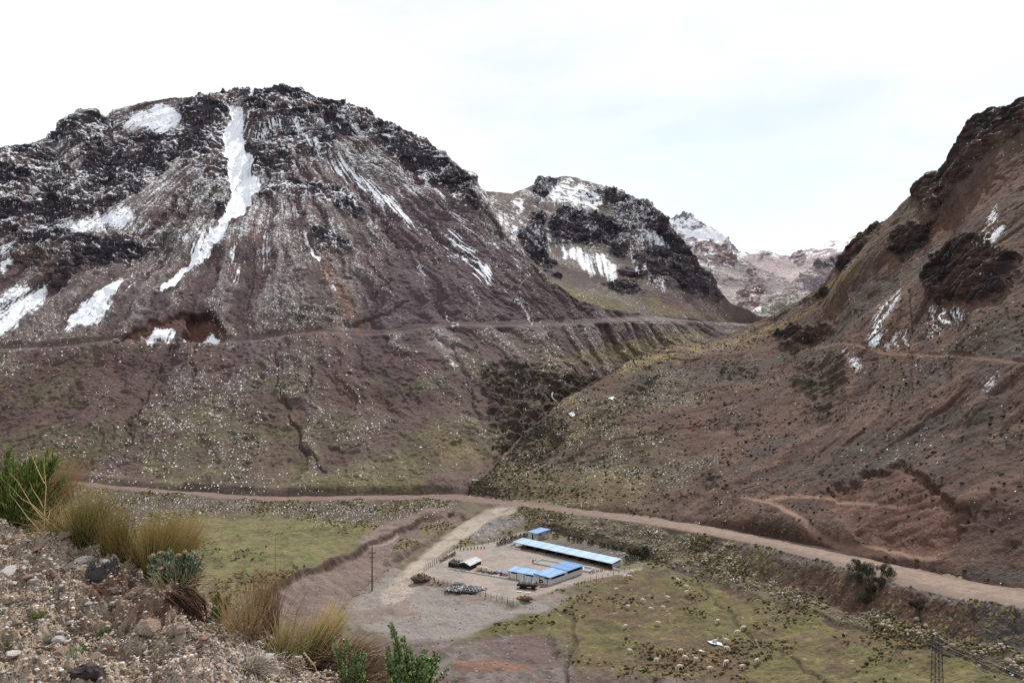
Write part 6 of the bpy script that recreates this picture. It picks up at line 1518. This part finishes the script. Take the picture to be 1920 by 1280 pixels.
tuft((203, 1045), 260, .05, 0.44, 0.2, (.05, 0, 0), (78, 70, 42), (140, 120, 74), 'thin brown bunch grass left of the upright dark one', 4, .0026, .3, group=G_T)
tuft((222, 1068), 420, .045, 0.52, 0.12, (.05, 0, 0), (74, 58, 36), (140, 122, 72), 'upright dark narrow bunch grass behind the pale grey stone', 5, .0026, .2, group=G_T)
tuft((292, 1062), 800, .09, 0.52, 0.2, (.10, 0, 0), (84, 78, 36), (168, 148, 92), 'olive bunch grass standing behind the grey flowering shrub', 6, .0026, 0.3, group=G_T)
tuft((322, 1075), 700, .09, 0.54, 0.26, (.25, 0, 0), (104, 92, 50), (188, 166, 114), 'tan bunch grass leaning right over the grey flowering shrub', 7, .0026, 0.5, group=G_T)
tuft((255, 1060), 420, .08, .40, .3, (0, 0, 0), (100, 86, 54), (160, 138, 92), 'sparse tan grass between the two dark bunch grasses', 8, .0026, .4, group=G_T)
tuft((590, 1222), 400, .06, .40, .19, (0.55, 0, 0), (140, 124, 76), (216, 196, 146), 'big straw coloured tuft leaning right at the bank corner', 9, 0.003, 0.25, group=G_T)
tuft((545, 1222), 420, .14, 0.3, 0.4, (.3, 0, 0), (110, 108, 60), (190, 174, 122), 'low green and straw grass left of the big leaning tuft', 10, .0026, .6, group=G_T)
tuft((640, 1238), 500, .08, .26, .6, (.4, 0, 0), (120, 100, 70), (190, 166, 128), 'drooping straw grass right of the big leaning tuft', 11, .0026, 1.0, group=G_T)
tuft((490, 1210), 340, .10, 0.62, 0.12, (.05, 0, 0), (96, 74, 54), (150, 118, 86), 'tall dry brown stalk grass left of the bank corner', 12, .0022, .3, group=G_T)
tuft((455, 1190), 260, .10, .34, .35, (-.1, 0, 0), (130, 106, 78), (186, 160, 120), 'thin dry brown grass lower left of the tall stalk grass', 13, .0022, .6, group=G_T)
tuft((430, 1160), 120, .2, .42, .25, (.1, 0, 0), (116, 98, 68), (170, 148, 108), 'few thin dry stems between grey shrub and stalk grass', 14, .0018, .3, group=G_T)
tuft((520, 1225), 90, .25, .40, .2, (.05, 0, 0), (120, 94, 70), (160, 128, 96), 'scattered thin reddish stems in front of the river gravel', 15, .0016, .2, group=G_T)
tuft((470, 1245), 240, .07, .16, .9, (.1, -.2, -.3), (150, 138, 124), (206, 198, 186), 'bleached grey grass lying on the gravel below the bank edge', 16, .0035, .9, group='dead grass on the bank edge')
tuft((520, 1250), 220, .08, .17, .9, (.1, -.3, -.4), (120, 102, 86), (190, 176, 160), 'bleached grass hanging beside the dark root mass', 17, .003, .9, group='dead grass on the bank edge')
q_ = npt(620, 1236)
tuft((q_.x + .05, q_.y - .12, q_.z + .02), 1500, .14, .34, .8, (.9, -.35, -1.0), (44, 32, 26), (120, 98, 78), 'dark matted dead grass hanging off the bank corner', 18, .0028, .6, group='dead grass on the bank edge')
q_ = npt(680, 1285)
tuft((q_.x, q_.y - .1, q_.z + .05), 900, .12, .30, .9, (.9, -.2, -.7), (60, 46, 38), (150, 128, 104), 'brown dead grass drooping behind the two green shrubs', 19, .0028, .7, group='dead grass on the bank edge')
GT = [((197, 1182), .075, 'lone bright green tuft in the middle of the gravel'), ((130, 1207), .09, 'bright green tuft above the pale green tuft'), ((143, 1222), .085, 'green tuft touching the tan slab'), ((27, 1146), .07, 'green tuft at the left beside the grey block'), ((45, 1148), .06, 'green tuft second from the left edge'), ((8, 1200), .06, 'green tuft low at the left edge'), ((122, 1255), .05, 'dark green tuft near the bottom by the white stone'), ((244, 1190), .04, 'tiny green tuft left of the big boulder'), ((232, 1222), .05, 'tiny green tuft below the big boulder'), ((72, 1150), .07, 'dark grey green tuft left of the bank middle'), ((93, 1162), .04, 'tiny green tuft left of the white and brown stone')]
for i, (b_, h_, lb_) in enumerate(GT):
    tuft(b_, 150, .03, h_, .45, (0, 0, 0), (70, 92, 42), (128, 146, 84), lb_, 60 + i, .0022, .5, group='small green tufts in the gravel')
for i, (b_, h_, lb_) in enumerate([((95, 1195), .075, 'silvery green tuft left of the tan slab'), ((137, 1232), .08, 'silvery green tuft right of the tan slab'), ((10, 1166), .06, 'silvery tuft at the left edge of the bank'), ((208, 1250), .05, 'silvery tuft near the large white stone'), ((165, 1243), .05, 'silvery tuft right of the white stone'), ((240, 1225), .04, 'small silvery tuft below the big boulder')]):
    tuft(b_, 130, .035, h_, .6, (0, 0, 0), (104, 116, 96), (170, 178, 160), lb_, 80 + i, .0028, .5, group='silvery tufts in the gravel')

for i, (b_, lb_) in enumerate([((150, 1026), 'dead straw litter at the foot of the dense olive bunch grass'), ((250, 1066), 'dead straw litter between the two dark bunch grasses'), ((330, 1090), 'dead straw litter beside the flowering shrub'), ((470, 1206), 'dead straw litter below the dry brown stalk grass'), ((575, 1232), 'dead straw litter at the foot of the big leaning tuft'), ((95, 1008), 'dead straw litter below the bright green shrub')]):
    tuft(b_, 160, .16, .15, 1.15, (0, 0, -.2), (120, 100, 74), (190, 170, 132), lb_, 140 + i, .0022, .8, 'straw_tuft', 'dead grass', 'dead straw at the foot of the bunch grasses')
M_LEAF = omat('shrub_leaves', (255, 255, 255), vcol=True, size=.1, amt=.2, rough=.6, spec=.25)
M_STEM = omat('woody_stems', (120, 98, 72), size=.05, amt=.3)
def shrub(name, label, base, stems, leaf_cols, leaf, per, seed, upright=.6, twist=1.0, flowers=None, group=None, narrow=.28, bend=.25, leaf_start=.25):
    """stems = [(dx, dy, height)]: every stem a bent shoot with leaves set along it"""
    rr = random.Random(seed); p = npt(*base) if len(base) == 2 else Vector(base)
    t = thing(name, label, 'shrub', p, group); st = MB(); lf = MB(); cols = [lin(c_) / 1.15 for c_ in leaf_cols]; heads = []
    for dx, dy, h in stems:
        b_ = p + Vector((dx * .25 + rr.uniform(-.03, .03), dy * .25 + rr.uniform(-.03, .03), -.05)); e_ = p + Vector((dx, dy, h)); c_ = b_.lerp(e_, .5) + Vector((rr.uniform(-1, 1) * bend * h * .3 - dx * .18, rr.uniform(-1, 1) * bend * h * .3, 0))
        pts = [b_ * (1 - f_) ** 2 + c_ * 2 * f_ * (1 - f_) + e_ * f_ * f_ for f_ in [i / 7 for i in range(8)]]
        st.tube(pts, [.007 * (1 - i / 9) for i in range(8)], 5)
        for i in range(int(per * h)):
            f_ = leaf_start + (1 - leaf_start) * rr.random() ** .8; k = min(6, int(f_ * 7)); q_ = pts[k].lerp(pts[k + 1], f_ * 7 - k); ax = (pts[k + 1] - pts[k]).normalized()
            a_ = rr.uniform(0, 6.283); rad_ = ax.orthogonal().normalized(); rad_ = Matrix.Rotation(a_, 3, ax) @ rad_
            d = (ax * upright + rad_ * (1 - upright) + Vector((rr.uniform(-.15, .15),) * 3)).normalized(); s = leaf * rr.uniform(.55, 1.2) * (1.1 - .4 * f_)
            sd_ = d.cross(Vector((rr.uniform(-1, 1), rr.uniform(-1, 1), rr.uniform(-1, 1)))).normalized() * s * narrow; nn = d.cross(sd_).normalized() * s * .12
            col = tuple(rr.choice(cols) * rr.uniform(.75, 1.25)); o_ = q_ + rad_ * .004
            lf.add([o_, o_ + d * s * .45 - sd_ + nn, o_ + d * s, o_ + d * s * .45 + sd_ + nn], [(0, 1, 2), (0, 2, 3)], col)
        heads.append(pts[-1])
    st.build('stem', M_STEM, t); lf.build('foliage', M_LEAF, t)
    if flowers:
        fm, n_ = flowers
        for q_ in rr.sample(heads, min(n_, len(heads))):
            f_ = MB()
            for i in range(14):
                d = Vector((rr.gauss(0, 1), rr.gauss(0, 1), abs(rr.gauss(0, .8)))).normalized(); f_.lump(q_ + UP * .008 + d * .014, .008, i, 1, (1, 1, 1), .3)
            f_.build('flower_head', fm, t)
    return t
rr = random.Random(4)
def fan(n, rx, ry, h0, h1, lean=0): return [(rr.gauss(lean, rx), rr.gauss(0, ry), rr.uniform(h0, h1)) for _ in range(n)]
GRN = [(96, 122, 56), (120, 142, 70), (78, 100, 48), (144, 156, 90)]
shrub('green_shrub', 'bright feathery green shrub at the left edge of the bank', (30, 985), [(rr.uniform(-.34, .40), rr.uniform(-.15, .15), rr.uniform(.14, .58) + .18 * rr.random() ** 3) for _ in range(95)], GRN, .10, 190, 11, .72, narrow=.075, bend=.6, leaf_start=.1)
GRY = [(134, 142, 116), (158, 164, 138), (108, 120, 92), (176, 180, 156)]
M_FLW = omat('yellow_flowers', (206, 178, 104), k=1.2, size=.02, amt=.4, second=(160, 120, 76)); M_FLD = omat('faded_flowers', (160, 128, 96), k=1.2, size=.02, amt=.4)
shrub('grey_shrub', 'grey green shrub with cream flower heads behind the dirt mound', (262, 1085), [(rr.uniform(-.13, .12), rr.uniform(-.08, .08), rr.uniform(.08, .20)) for _ in range(46)], GRY, .065, 300, 12, .62, narrow=.2, bend=.5, flowers=(M_FLW, 9), group='grey flowering shrubs on the crest')
shrub('grey_shrub', 'grey green shrub with faded brown flower heads right of the mound crest', (335, 1112), [(rr.uniform(-.20, .16), rr.uniform(-.08, .08), rr.uniform(.10, .30)) for _ in range(70)], GRY[:3] + [(116, 128, 100)], .065, 300, 13, .6, narrow=.2, bend=.5, flowers=(M_FLD, 14), group='grey flowering shrubs on the crest')
DGR = [(94, 120, 68), (120, 144, 88), (76, 98, 56), (142, 162, 106)]
q_ = Vector(((760 - CX) / F * 5.0, 5.0, -2.18))
shrub('green_shrub', 'larger green shrub with small leaves at the bottom of the picture', q_, [(rr.uniform(-.10, .20), rr.uniform(-.1, .1), rr.uniform(.10, .30)) for _ in range(60)] + [(-.09, 0, .50), (-.075, .02, .44), (-.05, .0, .38), (-.11, 0, .36), (.02, 0, .36), (.20, 0, .30), (.26, .02, .22), (-.02, .03, .40), (.30, 0, .16), (.12, 0, .34)], DGR, .030, 620, 14, .38, narrow=.3, bend=.7, leaf_start=.1, group='green shrubs at the bank corner')
q_ = Vector(((668 - CX) / F * 5.1, 5.1, -2.16))
shrub('green_shrub', 'smaller dark green shrub in front of the hanging dead grass', q_, [(rr.uniform(-.16, .08), rr.uniform(-.06, .06), rr.uniform(.10, .26)) for _ in range(14)] + [(-.14, 0, .36), (-.07, 0, .34), (-.03, .02, .30), (.06, 0, .26)], DGR, .026, 560, 15, .4, narrow=.3, bend=.7, group='green shrubs at the bank corner')
shrub('low_bush', 'small olive bush on the slope right of the grey shrub', (415, 1150), [(rr.uniform(-.06, .06), rr.uniform(-.05, .05), rr.uniform(.06, .18)) for _ in range(22)], [(96, 104, 62), (120, 120, 72), (80, 92, 56)], .03, 600, 16, .6, group='small bushes below the crest')
shrub('low_bush', 'tiny green bush on the bank edge beside the dry stalks', (405, 1165), [(rr.uniform(-.03, .03), rr.uniform(-.03, .03), rr.uniform(.04, .10)) for _ in range(12)], [(88, 112, 66), (110, 130, 84)], .025, 700, 17, .6, group='small bushes below the crest')
shrub('low_bush', 'tiny green bush at the foot of the tall dry stalk', (452, 1205), [(rr.uniform(-.03, .03), rr.uniform(-.03, .03), rr.uniform(.04, .09)) for _ in range(12)], [(88, 108, 66), (110, 126, 84)], .025, 700, 18, .6, group='small bushes below the crest')
# dry branching plant, tall stalks
def stalk(label, base, branches, r=.004, group='dry stalks along the bank', mat=None):
    """branches: polylines in metres from the base (x, z)"""
    p = npt(*base); mb = MB()
    for br in branches:
        pts = [p + Vector((x, (i * .013) % .03, z_)) for i, (x, z_) in enumerate(br)]
        mb.tube(pts, [r * (1 - .75 * i / max(1, len(pts) - 1)) * (1 if br is branches[0] else .7) for i in range(len(pts))], 6)
    tag(mb.build('dry_stalk', mat or M_DRY, loc=p), label, 'dry stalk', group)
M_DRY = omat('dry_stem', (190, 160, 118), k=1.2, size=.05, amt=.3); M_DRB = omat('brown_stem', (128, 94, 66), k=1.2, size=.05, amt=.3)
k = 7.8 / F
def mk(pts, b_): return [((x - b_[0]) * k, (b_[1] - y) * k) for x, y in pts]
B_ = (82, 1000)
stalk('pale dry plant with forked bare branches before the green shrub', B_, [mk(q_, B_) for q_ in ([(82, 1004), (82, 960), (83, 920), (81, 880), (80, 865)], [(82, 968), (60, 950), (40, 940), (20, 915)], [(82, 975), (62, 955), (45, 930), (36, 910), (20, 895)], [(83, 912), (70, 890), (58, 865), (52, 842)], [(83, 968), (105, 950), (118, 930)], [(82, 998), (100, 985), (110, 960)], [(81, 955), (72, 940), (60, 925), (55, 908)], [(80, 1000), (50, 970), (30, 945), (20, 930)])], .006)
k = 5.9 / F
B_ = (527, 1226)
stalk('single tall brown stalk rising in front of the river gravel', B_, [mk(q_, B_) for q_ in ([(527, 1228), (522, 1180), (519, 1120), (516, 1060), (516, 1004)], [(520, 1140), (522, 1120)])], .0045, mat=M_DRB)
B_ = (418, 1165)
stalk('thin pale stalk with a curved side branch beyond the grey shrub', B_, [mk(q_, B_) for q_ in ([(418, 1168), (417, 1120), (418, 1070), (418, 1035), (412, 1005)], [(418, 1068), (426, 1055), (428, 1035), (424, 1010)])], .003)
B_ = (372, 1095)
stalk('dark forked twig with orange dry flowers right of the grey shrub', B_, [mk(q_, B_) for q_ in ([(372, 1097), (385, 1085), (400, 1074), (403, 1066)], [(400, 1074), (408, 1070)])], .003, mat=M_DRB)
B_ = (560, 1222)
stalk('thin bent reddish stalk left of the big leaning tuft', B_, [mk(q_, B_) for q_ in ([(545, 1222), (556, 1150), (575, 1110), (588, 1075)], [(556, 1150), (566, 1135)])], .0025, mat=M_DRB)
B_ = (100, 1255)
stalk('long brown stick lying on the gravel near the large white stone', (215, 1256), [[(-.28, .02), (-.1, .03), (.05, .025), (.22, .03)]], .006, mat=M_DRB, group=None)
stalk('pale stick lying at the left edge of the gravel', (20, 1195), [[(-.12, .02), (0, .03), (.11, .025)]], .006, group=None)
stalk('pale twig poking from the dead grass at the bank corner', (590, 1275), [[(-.06, .16), (0, .08), (.03, -.02)]], .006, group=None)
# exposed roots in the mound
q_ = npt(352, 1140); mb = MB(); r2_ = random.Random(3)
for i in range(60):
    a_ = r2_.uniform(-.10, .10); b_ = r2_.uniform(-.06, .06)
    mb.tube([q_ + Vector((-.11 + a_ * .3, .02, .07 + b_)), q_ + Vector((-.03 + a_, -.05 + r2_.uniform(-.03, .03), .10 + b_)), q_ + Vector((.05 + a_, -.05, .02 + b_)), q_ + Vector((.10 + a_ * .5, -.03, -.08 + b_))], [.004, .005, .004, .002], 5, tuple(lin(r2_.choice([(70, 48, 38), (96, 68, 52), (120, 96, 76), (54, 38, 32)])) / 1.3))
mb.tube([q_ + Vector((-.10, -.06, .06)), q_ + Vector((-.07, -.09, .01)), q_ + Vector((-.03, -.1, -.04))], .004, 5, tuple(lin((200, 184, 160)) / 1.3))
tag(mb.build('root_tangle', M_BLADE, loc=q_), 'tangle of dark exposed roots on the right side of the dirt mound', 'roots')
# black rag
q_ = npt(190, 1082); vs = []; fs = []; NU, NV = 26, 14
for j in range(NV + 1):
    for i in range(NU + 1):
        u_, v_ = i / NU, j / NV
        x = (-.12 + .24 * u_) ; y = -.03 + .08 * v_
        hz_ = .055 * math.sin(math.pi * min(1, u_ * 1.25)) * math.sin(math.pi * v_ ** .8) * (1.2 if u_ < .55 else .7) + .045 * mnoise.noise(Vector((u_ * 5, v_ * 4, 2))) + .022 * mnoise.noise(Vector((u_ * 13, v_ * 9, 7)))
        yy = y + .02 * mnoise.noise(Vector((u_ * 4, 3, v_ * 2)))
        vs.append((q_.x + x, q_.y + yy, near.height(q_.x + x, q_.y + yy) + max(.004, hz_ + .012)))
for j in range(NV):
    for i in range(NU): fs.append((j * (NU + 1) + i, j * (NU + 1) + i + 1, (j + 1) * (NU + 1) + i + 1, (j + 1) * (NU + 1) + i))
M_RAG = omat('black_plastic', (46, 42, 40), k=1.2, size=.06, amt=.3, rough=.45, spec=.4)
o = MB().add(vs, fs).build('plastic_rag', M_RAG, loc=q_, smooth=True); so = o.modifiers.new('thick', 'SOLIDIFY'); so.thickness = .004
tag(o, 'crumpled black plastic rag lying at the crest of the bank', 'rag')
q_ = npt(165, 1272); mb = MB()
for i in range(9): mb.lump(q_ + Vector((random.uniform(-.07, .06), random.uniform(-.02, .03), random.uniform(0, .05))), random.uniform(.025, .05), 300 + i, 2, (1.2, .8, .8), .4)
tag(mb.build('dark_clod', omat('dark_earth', (62, 54, 52), k=1.2, size=.04, amt=.4, bump=.6), loc=q_), 'black earthy clod left of the large white stone at the bottom', 'clod')
